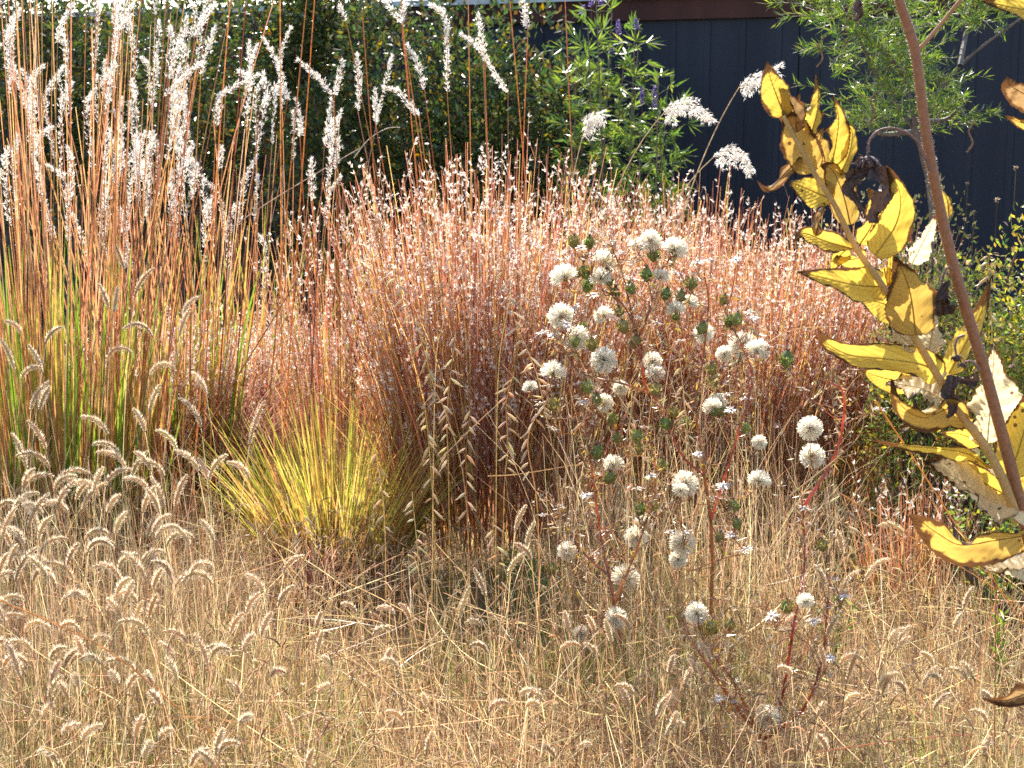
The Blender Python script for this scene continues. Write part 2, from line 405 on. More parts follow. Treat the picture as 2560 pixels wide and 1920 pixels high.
# feathery narrow-leaved shrub at the wall
def feather_shrub():
    Y = 5.6; b = at(2330, 700, Y); root = thing("narrow_leaved_shrub", "feathery green shrub with needle-thin leaves and bare pale twigs", "shrub", (b[0], b[1], 0))
    mst, mlf = MB(), MB()
    bs = np.array([b[0], b[1], -.02])
    main = [[(2330, 560), (2290, 330), (2270, 200), (2250, -40)], [(2330, 560), (2300, 330), (2400, 165), (2560, 40)], [(2400, 165), (2420, 60), (2440, -40)],
            [(2290, 330), (2200, 200), (2130, 60)], [(2270, 200), (2180, 90), (2080, -30)], [(2280, 300), (2360, 300), (2410, 260)], [(2290, 330), (2190, 330), (2150, 250)]]
    for ci, cpts in enumerate(main):
        pts = [at(x, y, Y + U(-.1, .1)) for x, y in cpts]
        if ci < 2: pts = [bs] + pts
        c = spline(pts, 16); mst.tubes(c[None], np.linspace(.011, .004, 16), np.array([[.16, .13, .115]]), 5)
    # foliage sprays: each a drooping twig with needle leaves
    rects = [(2030, -60, 2330, 60, 70), (2060, 40, 2300, 170, 60), (2130, 150, 2330, 330, 75), (2340, 215, 2420, 330, 20), (2330, -60, 2540, 90, 42), (2150, 300, 2260, 350, 14), (2440, -60, 2600, 40, 14)]
    for (x0, y0, x1, y1, k) in rects:
        for _ in range(k):
            p = at(U(x0, x1), U(y0, y1), Y + U(-.28, .28)); az = U(0, 6.28); Ln = U(.09, .2)
            c = arc(p[None], np.array([az]), np.array([Ln]), np.array([U(.3, 1.3)]), np.array([U(1.0, 2.3)]), 7)[0]
            mst.tubes(c[None], .0013, np.array([[.16, .14, .08]]), 3)
            n = 26; t = U(.05, 1, n); B = along(np.repeat(c[None], n, 0), t); tan = nrm(c[-1] - c[0])
            D = nrm(rng.normal(0, 1, (n, 3))) * .8 + tan * .9
            mlf.leaves(B, D, U(.03, .055, n), .0042, pick([(.17, .26, .05), (.28, .34, .07), (.10, .16, .04)], [3, 2, 2], n, .18))
    stuff(mlf.build("foliage", M_GREEN, root)); mst.build("branches", M_TWIG, root)
    for (x, y) in [(2185, 260), (2120, 70), (2430, 335), (2055, 120)]:            # curled seed pods
        p = at(x, y, Y - .2); m = MB()
        m.tubes(spline([p + [.01, 0, .04], p + [-.012, 0, .01], p + [.004, 0, -.03], p + [-.015, 0, -.06]], 10)[None], .0035, np.array([[.32, .17, .08]]), 4)
        m.build("seed_pod", M_BRACT, root)
feather_shrub()

# yellowing leafy bushes at the right
for (px, Y, rx, rz, n, cols, lab) in [
        (2490, 4.7, .42, .60, 15000, [(.28, .36, .08), (.50, .46, .09), (.66, .48, .10), (.17, .23, .06), (.5, .38, .22)], "yellow-green small-leaved bush behind the tall yellow-leaved stalk"),
        (2340, 5.0, .26, .54, 7500, [(.2, .26, .07), (.34, .31, .09), (.4, .3, .17)], "duller green bush with dry seed heads beside the yellow-green bush"),
        (2590, 4.1, .26, .34, 3000, [(.2, .32, .07), (.42, .4, .07), (.13, .2, .05)], "small green bush at the foot of the yellow-green one"),
        (2160, 6.0, .30, .52, 3200, [(.3, .25, .12), (.42, .32, .2), (.2, .22, .08)], "greyish brown seeding bush behind the yellow leaves")]:
    p = at(px, 800, Y)
    r_ = shrub("leafy_bush", lab, (p[0], p[1], rz), (rx, .36, rz), n, cols, [3, 3, 2, 2, 1.5][:len(cols)], .019, .0085, lumps=22)
    n = 60; P, d = blob_points(n, np.array([p[0], p[1], rz + .06]), (rx, .36, rz), 20, .95)
    m = MB()
    for q in range(n):
        k = 14; m.spikes(np.repeat(P[q][None], k, 0), nrm(rng.normal(0, 1, (k, 3))), .010, .006, pick([(.42, .33, .24), (.3, .2, .13)], [1, 1], k))
    st = np.stack([P * [1, 1, 1], P - np.array([0, 0, .12])], 1); m.tubes(st, .0012, pick([(.25, .19, .1)], [1], n), 3)
    stuff(m.build("dry_seed_heads", M_FLUFF, r_))

# ------------------------------------------------------------------ grasses
STRAW = [(.53, .39, .205), (.43, .29, .15), (.68, .54, .32), (.34, .195, .095), (.43, .265, .16)]
def tufts(m, B, axis, n_each, L, W_, cols, wts, spread=.8):
    """little fans of fluff hairs at points B"""
    N = len(B); Bq = np.repeat(B, n_each, 0); A = np.repeat(nrm(axis), n_each, 0)
    D = A + rng.normal(0, spread, (N * n_each, 3))
    m.spikes(Bq, D, U(L * .6, L * 1.25, N * n_each), U(W_ * .7, W_ * 1.3, N * n_each), pick(cols, wts, N * n_each, .08))

FL = [(.82, .72, .62), (.88, .82, .74), (.7, .5, .38)]
RED = [(.50, .20, .115), (.41, .15, .095), (.59, .285, .13), (.70, .44, .16), (.52, .25, .165), (.76, .57, .19)]
def bluestem(label, c, n, r0, h, spread, wts=(3.2, 2.2, 3, 1.7, 2, .9), fl0=.45, ntuft=18, nbl=.65, lean=(0, 0), group=None, yr=.75, wide=1.0):
    c = np.array([c[0], c[1], -.02])
    root = thing("bluestem_clump", label, "grass clump", tuple(c), group)
    a = U(0, 6.283, n); rr = np.sqrt(U(0, 1, n)); B = c + np.stack([np.cos(a) * rr * r0, np.sin(a) * rr * r0 * yr, np.zeros(n)], 1)
    az = a + rng.normal(0, .5, n); L = (h[0] * .8 + (h[1] * 1.06 - h[0] * .8) * rng.beta(1.9, 1.7, n)) * (1 - .10 * rr)
    th0 = np.abs(rr * spread + rng.normal(0, .05, n)); P = arc(B, az, L, th0 * .8, th0 * 1.25 + rng.normal(0, .05, n), 7)
    P[..., 0] += lean[0] * (P[..., 2] / h[1]) ** 1.3; P[..., 1] += lean[1] * (P[..., 2] / h[1]) ** 1.3
    m = MB(); m.tubes(P, np.linspace(.0019, .0010, 7) * wide, pick(RED, wts, n), 3, True)
    stuff(m.build("culms", M_STEM, root))
    k = int(n * nbl); a = U(0, 6.283, k); rr = np.sqrt(U(0, 1, k)); B = c + np.stack([np.cos(a) * rr * r0 * 1.1, np.sin(a) * rr * r0 * yr, np.zeros(k)], 1)
    L = U(.3, .8, k) * h[1]; th = np.abs(rr * spread * 1.1 + rng.normal(0, .1, k))
    Pb = arc(B, a + rng.normal(0, .7, k), L, th * .7, th * 1.2 + np.abs(rng.normal(0, .35, k)), 6, 1.6)
    Pb[..., 0] += lean[0] * (Pb[..., 2] / h[1]) ** 1.3
    m = MB(); m.ribbons(Pb, np.array([.8, 1, 1, .85, .55, .12]) * (.0036 * wide), side(k), pick(RED, np.array(wts) * [1, 1, 1.2, 2, 1, 3], k, .2))
    stuff(m.build("blades", M_BLADE, root))
    # feathery seed branches on the upper culms
    kb = 5; rep = np.repeat(np.arange(n), kb); t = U(fl0, 1.0, n * kb)
    on = (U(0, 1, n * kb) < .25 + .75 * t) & (U(0, 1, n * kb) < (.25 if ntuft < 3 else 1)); rep, t = rep[on], t[on]
    S0 = along(P[rep], t); nb = len(rep); aa = U(0, 6.283, nb)
    out = np.stack([np.cos(aa) * .34, np.sin(aa) * .34, np.ones(nb)], 1); Lb = U(.035, .085, nb)
    Q = np.stack([S0, S0 + nrm(out) * (Lb * .5)[:, None], S0 + nrm(out) * Lb[:, None] + np.stack([np.cos(aa), np.sin(aa), 0 * aa], 1) * .006], 1)
    m = MB(); m.ribbons(Q, .0012, side(nb), pick([(.5, .24, .14), (.55, .32, .2)], [1, 1], nb))
    stuff(m.build("seed_branches", M_STEM, root))
    nt_ = max(1, int(ntuft / kb)); r2 = np.repeat(np.arange(nb), nt_); tt = U(.15, 1.0, nb * nt_)
    B = along(Q[r2], tt); ax_ = np.repeat(out, nt_, 0) + rng.normal(0, .3, (nb * nt_, 3)) + np.stack([np.cos(aa), np.sin(aa), 0 * aa], 1)[r2] * .5
    m = MB(); tufts(m, B, ax_, 3, .0130, .0050, FL, [3, 4, .6], .42)
    stuff(m.build("seed_fluff", M_FLUFF, root))
    return root
G = lambda x, y: ground_at(x, y)
c0 = G(1215, 1400)
bluestem("largest red bluestem clump, rust stems topped with white fluffy seed", c0, 1350, .25, (.80, 1.30), .20, ntuft=15)
for (px, Y, n, r0, h, sp, lab) in [
        (1540, 5.35, 720, .22, (.75, 1.16), .18, "red bluestem clump behind the upper white seed puffs"),
        (1840, 5.2, 800, .25, (.65, 1.06), .20, "red bluestem clump right of the seed puffs, before the yellow leaves"),
        (2080, 5.5, 740, .24, (.65, 1.08), .2, "red bluestem clump partly hidden by the yellow leaves"),
        (1700, 5.9, 600, .22, (.7, 1.16), .18, "pale bluestem clump between two others, nearest the wall")]:
    p = at(px, 1200, Y); bluestem(lab, (p[0], p[1]), n, r0, h, sp, ntuft=12)
for (px, Y, n, r0, h, sp, lab, fl) in [
        (545, 5.9, 480, .20, (.40, .66), .28, "short red bluestem clump behind the purplish fine grass dome", .6),
        (690, 6.4, 420, .22, (.35, .62), .26, "short red bluestem clump beside the low olive shrub", .6),
        (850, 5.4, 150, .10, (.7, 1.15), .18, "thin bluestem tuft leaning out left of the largest red clump", .5),
        (420, 5.6, 420, .20, (.4, .68), .25, "red bluestem tuft at the right foot of the tall plume grass", .8)]:
    p = at(px, 1200, Y); bluestem(lab, (p[0], p[1]), n, r0, h, sp, fl0=fl, ntuft=10)
p = at(2300, 1400, 4.3)
bluestem("low red grass clump under the yellow leaves", (p[0], p[1]), 140, .16, (.25, .42), .25, fl0=.97, ntuft=2)

# fine purplish grass dome
def dome(label, px, py, n, r, h):
    c = G(px, py); root = thing("fine_grass_tuft", label, "grass clump", tuple(c))
    az = U(0, 6.283, n); B = c + np.stack([np.cos(az), np.sin(az), 0 * az], 1) * U(0, .09, n)[:, None]; B[:, 2] = -.02
    th = np.abs(rng.normal(.35, .25, n)); P = arc(B, az, U(h * .8, h * 1.45, n), th, th + U(.9, 1.9, n), 9, 1.5)
    m = MB(); m.ribbons(P, np.array([1, 1, 1, 1, .9, .8, .6, .4, .15]) * .0026, side(n, az), pick([(.46, .22, .17), (.55, .32, .25), (.36, .14, .11), (.6, .4, .28)], [2, 2, 1, 1], n))
    stuff(m.build("blades", M_BLADE, root))
dome("dome of fine arching purplish grass left of the yellow-green tuft", 590, 1230, 1500, .3, .50)
dome("small fine reddish tuft in front of the yellow-green tuft", 790, 1500, 500, .2, .26)

# yellow green tuft
def green_tuft(label, px, py, n, L, cols, wts, r0=.13, spread=.85, wd=.0048):
    c = G(px, py); root = thing("green_grass_tuft", label, "grass clump", tuple(c))
    a = U(0, 6.283, n); rr = np.sqrt(U(0, 1, n)); B = c + np.stack([np.cos(a) * rr * r0, np.sin(a) * rr * r0, 0 * a - .02], 1)
    th = np.abs(rr * spread + rng.normal(0, .12, n)); P = arc(B, a + rng.normal(0, .4, n), U(L[0], L[1], n), th * .75, th * 1.15 + np.abs(rng.normal(0, .2, n)), 7, 1.4)
    c1 = pick(cols, wts, n, .15); bc = pick([(.16, .22, .03), (.34, .2, .05), (.42, .17, .06)], [1.6, 2, 2], n)
    f = np.linspace(0, 1, 7)[None, :, None] ** 1.3; C = bc[:, None] * (1 - f) + c1[:, None] * f
    m = MB(); m.ribbons(P, np.array([.8, 1, 1, .9, .7, .45, .08]) * wd, side(n), C)
    stuff(m.build("blades", M_BLADE, root))
green_tuft("bright yellow-green spreading grass tuft left of the red clump", 845, 1440, 720, (.28, .60), [(.44, .48, .08), (.60, .55, .11), (.68, .52, .15), (.64, .40, .16)], [2.0, 2.6, 2.6, 2.4], .17, .64, .0060)

# tall plume grass at left
WH = [(.86, .80, .72), (.9, .86, .8), (.75, .66, .55)]
def plume_mesh(m, path, r, dens=1.0):
    """a feathery plume along path (K,3): short side branches set with fluff"""
    Lp = np.sum(np.linalg.norm(np.diff(path, axis=0), axis=1)); n = int(Lp * 800 * dens)
    t = U(0, 1, n); B = along(np.repeat(path[None], n, 0), t)
    tan = along(np.repeat(np.gradient(path, axis=0)[None], n, 0), t); tan = nrm(tan)
    env = (np.sin(np.clip(t, 0, 1) * 2.6 + .35) ** .7) * (.55 + .45 * np.sin(t * 31 + U(0, 6)) ** 2)
    off = nrm(rng.normal(0, 1, (n, 3))) * (r * env * U(.1, 1, n))[:, None]
    tufts(m, B + off + tan * .004, tan * 1.1 + nrm(off + 1e-6) * .5, 3, .0115, .0017, WH, [3, 4, 1.5], .4)
    m.tubes(path[None], np.linspace(.0012, .0006, len(path)), np.array([[.6, .42, .26]]), 3)
CULM = [(.58, .29, .13), (.64, .40, .19), (.48, .20, .10), (.54, .34, .22), (.60, .34, .14)]
def tall_clump(label, px, Y, n, nplume, r0, xspread, hr, nblade, group=None, seed_boxes=None):
    b = at(px, 1250, Y); c = np.array([b[0], b[1], -.02]); root = thing("plume_grass_clump", label, "grass clump", tuple(c), group)
    a = U(0, 6.283, n); rr = np.sqrt(U(0, 1, n)); B = c + np.stack([np.cos(a) * rr * r0, np.sin(a) * rr * r0 * .6, 0 * a], 1)
    th = np.abs(rr * xspread + rng.normal(0, .04, n)); L = U(hr[0], hr[1], n)
    P = arc(B, a + rng.normal(0, .4, n), L, th * .7, th * 1.2 + rng.normal(0, .06, n), 8)
    m = MB(); m.tubes(P, np.linspace(.0028, .0013, 8), pick(CULM, [3, 2, 2, 2, 2], n), 3, True); stuff(m.build("culms", M_STEM, root))
    # green and orange blades at the foot
    k = nblade; a2 = U(0, 6.283, k); rr = np.sqrt(U(0, 1, k)); B = c + np.stack([np.cos(a2) * rr * r0 * 1.05, np.sin(a2) * rr * r0 * .6, 0 * a2], 1)
    th = np.abs(rr * xspread * .8 + rng.normal(0, .05, k)); Pb = arc(B, a2 + rng.normal(0, .5, k), U(.45, 1.05, k), th * .7, th * 1.2 + np.abs(rng.normal(0, .12, k)), 8, 1.7)
    c1 = pick([(.15, .33, .03), (.28, .42, .05), (.60, .40, .10), (.50, .22, .09), (.09, .20, .03), (.42, .17, .08)], [3.4, 2, .8, 1.6, 2.4, 1.8], k, .15)
    c2 = pick([(.62, .44, .14), (.50, .25, .1), (.3, .42, .06)], [1.5, 1.5, 3], k); f = np.linspace(0, 1, 8)[None, :, None] ** 1.6
    m = MB(); m.ribbons(Pb, np.array([.75, .9, 1, 1, .9, .7, .45, .06]) * .0115 * U(.55, 1.15, k)[:, None], side(k), c1[:, None] * (1 - f) + c2[:, None] * f)
    stuff(m.build("blades", M_BLADE, root))
    for q in range(nplume):                                 # each culm that carries a plume gets its own plume mesh
        tip = P[q, -1]; d0 = nrm(P[q, -1] - P[q, -2]); Lp = U(.16, .30); az = U(0, 6.283)
        ctl = tip + d0 * Lp * .6; end = tip + d0 * Lp * U(.75, 1.0) + np.array([math.cos(az), math.sin(az) * .4, 0]) * Lp * U(.02, .25)
        m = MB(); plume_mesh(m, spline([tip - d0 * .02, ctl, end], 10), U(.012, .019), .85)
        m.build("plume", M_FLUFF, root)
    return root
tall_clump("tall white-plumed grass clump with orange culms and green blades", 120, 5.0, 190, 84, .32, .21, (1.0, 1.9), 300)
tall_clump("tall plume grass clump, thinner, with short plumes, by the purplish dome", 420, 5.5, 95, 32, .22, .24, (.85, 1.5), 110)
tall_clump("sparse tall plume grass clump standing against the dark shrubs", 640, 6.0, 55, 18, .28, .2, (.75, 1.4), 40)

# single plume stalks that arch free of the clumps: plume points (tip first) in picture places, then the foot
PL = [([(657, 95), (690, 150), (712, 220), (719, 249)], 560, 5.3, 0), ([(746, 150), (797, 195), (832, 241)], 900, 5.2, 1), ([(855, 152), (846, 200), (836, 241)], 860, 5.2, 1),
      ([(828, 250), (824, 303), (811, 365)], 760, 5.2, 1), ([(645, 187), (564, 229), (540, 250)], 330, 4.7, 0), ([(696, 206), (649, 272)], 560, 5.2, 0), ([(548, 253), (540, 315)], 500, 5.1, 0),
      ([(739, 245), (752, 311), (750, 342)], 800, 5.2, 1), ([(848, 346), (840, 412)], 850, 5.2, 1), ([(778, 400), (782, 505)], 810, 5.2, 1), ([(556, 370), (544, 428)], 520, 5.1, 0),
      ([(486, 428), (482, 494)], 470, 5.0, 0), ([(537, 8), (505, 54), (486, 93)], 380, 4.8, 0), ([(334, 4), (311, 50), (299, 78)], 250, 4.8, 0), ([(455, 78), (435, 148), (424, 202)], 380, 4.9, 0),
      ([(537, 70), (517, 128), (502, 190)], 440, 4.9, 0), ([(502, 155), (447, 202), (408, 241)], 330, 4.8, 0), ([(288, 163), (249, 218)], 200, 4.7, 0), ([(183, 12), (155, 58), (144, 109)], 110, 4.7, 0),
      ([(1196, 35), (1204, 97), (1212, 155)], 1290, 4.9, 2), ([(1153, 85), (1188, 109), (1208, 140)], 1300, 4.9, 2), ([(1208, 128), (1239, 187), (1270, 233)], 1360, 4.9, 2),
      ([(1079, 12), (1114, 43), (1118, 117), (1118, 233)], 1150, 4.9, 2), ([(1021, 113), (1044, 163), (1062, 229)], 1160, 4.9, 2), ([(959, 218), (998, 229), (1025, 264), (1048, 292)], 1120, 4.9, 2),
      ([(1303, -40), (1313, 43), (1320, 70)], 1350, 4.9, 2), ([(963, 4), (986, 31), (1006, 58)], 1130, 4.9, 2), ([(850, 16), (866, 54)], 960, 5.0, 2), ([(893, 140), (897, 202), (895, 280)], 930, 5.1, 2),
      ([(937, 225), (939, 311)], 960, 5.1, 2), ([(1015, 0), (1008, 30), (1004, 60)], 1000, 5.0, 2)]
LBL = ["white feathery plume stalk leaning out of the tall left plume grass", "white feathery plume stalk before the dark shrubs left of the red clump", "white feathery plume stalk rising above the largest red bluestem clump"]
GRP = ["plumes at the edge of the tall clump", "plumes left of the red clump", "plumes above the red clump"]
for pts, foot, Y, kd in PL:
    pp = [at(x, y, Y + U(-.04, .04)) for x, y in pts][::-1]                       # base to tip
    ft = at(foot, 1300, Y); ft[2] = -.02
    if kd == 2: ft = np.array([c0[0] + (foot - 1215) * mpp(4.6) * .45, c0[1] + U(.02, .15), -.02])
    ln_ = sum(math.dist(pts[i_], pts[i_ + 1]) for i_ in range(len(pts) - 1)); ch_ = math.dist(pts[0], pts[-1]); dx_ = pts[0][0] - pts[-1][0]
    word = ("long" if ln_ > 120 else "medium" if ln_ > 75 else "short") + (", strongly arched" if ln_ > ch_ * 1.035 else ", slanting" if abs(dx_) > 45 else ", leaning" if abs(dx_) > 14 else ", upright")
    root = thing("plume_stalk", f"{word} {LBL[kd]}", "grass stalk", tuple(ft), f"{word} {GRP[kd]}")
    d0 = pp[0] - ft; midp = ft + d0 * .55 + np.array([0, 0, .05])
    m = MB(); m.tubes(spline([ft, midp, pp[0]], 14)[None], np.linspace(.0027, .0013, 14), pick(CULM, [3, 2, 2, 2, 2], 1), 4); m.build("stem", M_STEM, root)
    m = MB(); plume_mesh(m, spline(pp, 12), .0155, 1.25); m.build("plume", M_FLUFF, root)
# bare culms without plume that run out of the picture
for (x0, y0, x1) in [(1270, 10, 1390), (1410, 0, 1470), (1170, 20, 1190), (905, 80, 1000), (1000, 40, 1120), (620, -20, 520), (790, 10, 690), (770, 20, 640), (580, 0, 470), (420, -20, 330), (700, -20, 705)]:
    Y = 5.05; tp = at(x0, y0 - 60, Y); ft = at(x1, 1300, Y); ft[2] = -.02
    m = MB(); m.tubes(spline([ft, ft * .5 + tp * .5 + [0, 0, .02], tp], 14)[None], np.linspace(.0027, .0016, 14), pick(CULM, [3, 2, 2, 2, 2], 1), 4)
    o = m.build("bare_culm", M_STEM, loc=tuple(ft)); wh = "from the largest red clump" if x1 > 900 else "from the tall plume grass"; sl = "steeply slanting" if abs(x1 - x0) > 90 else "upright"; tag(o, f"{sl} bare orange-brown culm rising {wh} past the dark shrubs", "grass stalk", f"{sl} bare culms {wh}")

# arching cream reed heads near the wall
for rlab, (head, stem) in zip(("tallest reed stalk, its cream fluffy head reaching the yellow leaves", "reed stalk with broad arched cream head against the blue-grey wall", "lower reed stalk with drooping cream head under the tallest one", "short reed stalk with small cream head before the flowering shrub"), [([(1953, 165), (1895, 187), (1848, 218)], [(1775, 330), (1700, 455), (1640, 580)]), ([(1785, 300), (1730, 256), (1690, 262), (1660, 282)], [(1600, 345), (1545, 420)]),
                   ([(1878, 425), (1855, 385), (1820, 376), (1785, 392)], [(1740, 430), (1690, 490)]), ([(1507, 280), (1475, 294), (1462, 320)], [(1440, 400)])]):
    Y = 4.75; pp = [at(x, y, Y) for x, y in head][::-1]; sp_ = [at(x, y, Y) for x, y in stem][::-1]
    ft = at(stem[-1][0] - 130, 1250, Y); ft[2] = -.02; sp_ = sp_[-1:]
    root = thing("reed_stalk", rlab, "grass stalk", tuple(ft), "arched cream reed heads")
    tb = np.linspace(0, 1, 20)[:, None]; q1 = pp[0] + nrm(sp_[0] - pp[0]) * .42; bz = (1 - tb) ** 2 * ft + 2 * tb * (1 - tb) * q1 + tb ** 2 * pp[0]
    m = MB(); m.tubes(bz[None], np.linspace(.0028, .0013, 20), np.array([[.6, .48, .32]]), 4); m.build("stem", M_STEM, root)
    m = MB(); path = spline(pp, 12); plume_mesh(m, path, .022, 1.6)
    n = 150; t = U(.05, .95, n); B = along(np.repeat(path[None], n, 0), t); Q = np.stack([B, B + np.stack([U(-.01, .02, n), U(-.02, .02, n), -U(.01, .045, n)], 1)], 1)
    tufts(m, along(Q, U(.3, 1, n)), np.tile([.3, 0, -1.], (n, 1)), 4, .013, .003, WH, [3, 4, 1], .6)
    m.build("seed_head", M_FLUFF, root)

# ------------------------------------------------------------------ meadow
def meadow(name, n, yr, L, cols, wts, label, cat, wd, mask=None, th_s=.35, bend=.7, K=5, mat=None, flop=.1):
    Yv = U(yr[0] ** .7, yr[1] ** .7, n * 2) ** (1 / .7); X = U(-.40, .40, n * 2) * Yv
    keep = np.ones(n * 2, bool) if mask is None else mask(X, Yv)
    X, Yv = X[keep][:n], Yv[keep][:n]; k = len(X)
    B = np.stack([X, Yv, np.full(k, -.03)], 1); az = U(0, 6.283, k)
    patch = .5 + .5 * np.sin(X * 5 + Yv * 2.2) * np.sin(Yv * 4.3 - X * 1.7)
    Lv = U(L[0], L[1], k) * (.7 + .5 * patch); th = np.abs(rng.normal(0, th_s, k)); fl = U(0, 1, k) < flop; th[fl] = U(.9, 1.5, fl.sum())
    P = arc(B, az, Lv, th, th + rng.normal(.1, bend, k), K, 1.4); P[..., 2] = np.maximum(P[..., 2], .004 - .03 * (np.arange(K) == 0))
    m = MB(); m.ribbons(P, np.linspace(1, .2, K) * (wd * U(.6, 1.3, k))[:, None], side(k), pick(cols, wts, k, .2))
    o = m.build(name, mat or M_BLADE); stuff(o); tag(o, label, cat)
def hollow(X, Y):                                      # open shaded place at the foot of the big red clump
    return ((X - c0[0] - .02) / .24) ** 2 + ((Y - c0[1] + .42) / .40) ** 2 > U(.35, 1.15, len(X))
meadow("dry_meadow_grass", 30000, (2.0, 5.0), (.09, .27), STRAW, [4, 3, 3, 2.5, 2], "fine tan dry grass covering the foreground", "grass", .0022, hollow, .55, .9, 5, None, .22)
def gp(X, Y): return (np.sin(X * 3.4 + 1.0) * np.cos(Y * 3.1 + X) > .05)
meadow("green_meadow_grass", 13000, (2.0, 4.8), (.09, .25), [(.16, .26, .05), (.30, .36, .09), (.42, .42, .15)], [1, 2, 2], "short olive green grass growing between the tan blades", "grass", .0024, gp, .35)
meadow("rough_grass", 14000, (4.7, 9.5), (.2, .55), [(.50, .34, .16), (.32, .30, .10), (.52, .20, .10), (.2, .22, .08)], [3, 2, 2.4, 1.5], "mixed olive and rusty rough grass between the clumps and shrubs", "grass", .0036, th_s=.3)
meadow("standing_straw", 2600, (2.3, 4.4), (.22, .46), STRAW, [3, 4, 2, 3, 3], "thin upright tan straw stems standing over the meadow", "grass", .0020, hollow, .2, .35, 5, M_STEM, .04)
meadow("left_straw", 2200, (3.0, 4.5), (.30, .62), STRAW, [3, 3, 3, 2, 2], "dense tall tan straw under the fuzzy seed heads", "grass", .0021, lambda X, Y: X < (-.20 + .05 * (Y < 3.6)) * Y, .24, .55, 6, M_STEM, .06)
def puffs_place(X, Y):
    x = 1280 + X / Y * FPX; return (x > 1380) & (x < 2120) & (U(0, 1, len(X)) < .8)
meadow("tangled_straw", 2200, (3.72, 4.4), (.30, .78), STRAW + [(.62, .38, .2)], [3, 3, 3, 1, 2, 1], "tangled pale straw among the stems of the asters", "grass", .0022, puffs_place, .22, .6, 6, M_STEM, .04)
def curls(n):
    """little curled comb-like seed spikes all over the short grass, too many to count"""
    Yv = U(2.1 ** .7, 4.9 ** .7, n * 2) ** (1 / .7); X = U(-.40, .40, n * 2) * Yv; k = hollow(X, Yv); X, Yv = X[k][:n], Yv[k][:n]; n = len(X)
    B = np.stack([X, Yv, np.full(n, -.02)], 1); az = np.where(U(0, 1, n) < .5, 0, math.pi) + rng.normal(0, .7, n); th = np.abs(rng.normal(0, .22, n))
    S = arc(B, az, U(.14, .36, n), th, th + U(-.1, .3, n), 5); a0 = th + U(.1, .5, n); L = U(.022, .042, n)
    H = arc(S[:, -1], az, L, a0, a0 + U(-.3, 1.7, n), 6)
    m = MB(); m.tubes(S, np.linspace(.0011, .0008, 5), pick(STRAW, [3, 3, 2, 2, 2], n), 3, True)
    m.tubes(H, np.array([.5, 1, 1, 1, .8, .2]) * .0022, pick([(.6, .44, .26), (.5, .34, .2)], [1, 1], n), 3)
    k = 16; r = np.repeat(np.arange(n), k); t = U(0, 1, n * k); T = nrm(H[r, -1] - H[r, 0]); D = rng.normal(0, .8, (n * k, 3)) + T * .6
    m.spikes(along(H[r], t), D, U(.003, .0065, n * k), .0016, pick(HAIR, [2, 2, 1], n * k, .1))
    o = m.build("curled_seed_spikes", M_FLUFF); stuff(o); tag(o, "tiny curled tan seed spikes scattered over the short meadow grass", "grass")
HAIR = [(.80, .68, .48), (.86, .78, .62), (.70, .54, .36)]
curls(2300)
def fallen(n):
    Yv = U(2.1 ** .7, 4.9 ** .7, n) ** (1 / .7); X = U(-.40, .40, n) * Yv; k = hollow(X, Yv); X, Yv = X[k], Yv[k]; n = len(X)
    B = np.stack([X, Yv, U(.02, .2, n)], 1); th = U(.9, 1.75, n); P = arc(B, U(0, 6.283, n), U(.12, .38, n), th, th + rng.normal(0, .35, n), 6); P[..., 2] = np.maximum(P[..., 2], .006)
    m = MB(); m.tubes(P, np.linspace(.0012, .0007, 6), pick(STRAW, [3, 2, 4, 2, 2], n, .2), 3, True)
    o = m.build("fallen_straw", M_STEM); stuff(o); tag(o, "broken straw lying criss-cross over the short meadow grass", "straw")
fallen(4200)

# leafy green weeds
for (px, py, h) in [(2100, 1300, .40), (2150, 1400, .45), (2180, 1380, .5), (2230, 1420, .42), (2500, 1780, .30), (2470, 1650, .26), (2080, 1700, .22), (1330, 1560, .2), (1400, 1600, .22), (1275, 1530, .2), (2540, 1560, .3)]:
    c = G(px, py); c[2] = -.02; k = 4
    root = thing("green_weed", "slim green narrow-leaved weed " + (wq := "in the shaded hollow before the largest red clump" if px < 1500 else "in the dry meadow beyond the asters" if py > 1500 else "between the low red tuft and the asters"), "weed", tuple(c), "green weeds " + wq)
    az = U(0, 6.283, k); th = U(.02, .2, k); P = arc(np.repeat(c[None], k, 0), az, U(h * .7, h * 1.1, k), th, th + U(0, .2, k), 8)
    m = MB(); m.tubes(P, np.linspace(.0018, .0008, 8), pick([(.2, .26, .06)], [1], k), 3); m.build("stems", M_STEM, root)
    nn = 34 * k; r_ = np.repeat(np.arange(k), 34); B = along(P[r_], U(.12, 1, nn)); D = nrm(rng.normal(0, 1, (nn, 3))) + [0, 0, .9]
    m = MB(); m.leaves(B, D, U(.018, .04, nn), .005, pick([(.18, .32, .05), (.3, .42, .07), (.12, .22, .05)], [2, 2, 1], nn)); stuff(m.build("leaves", M_GREEN, root))

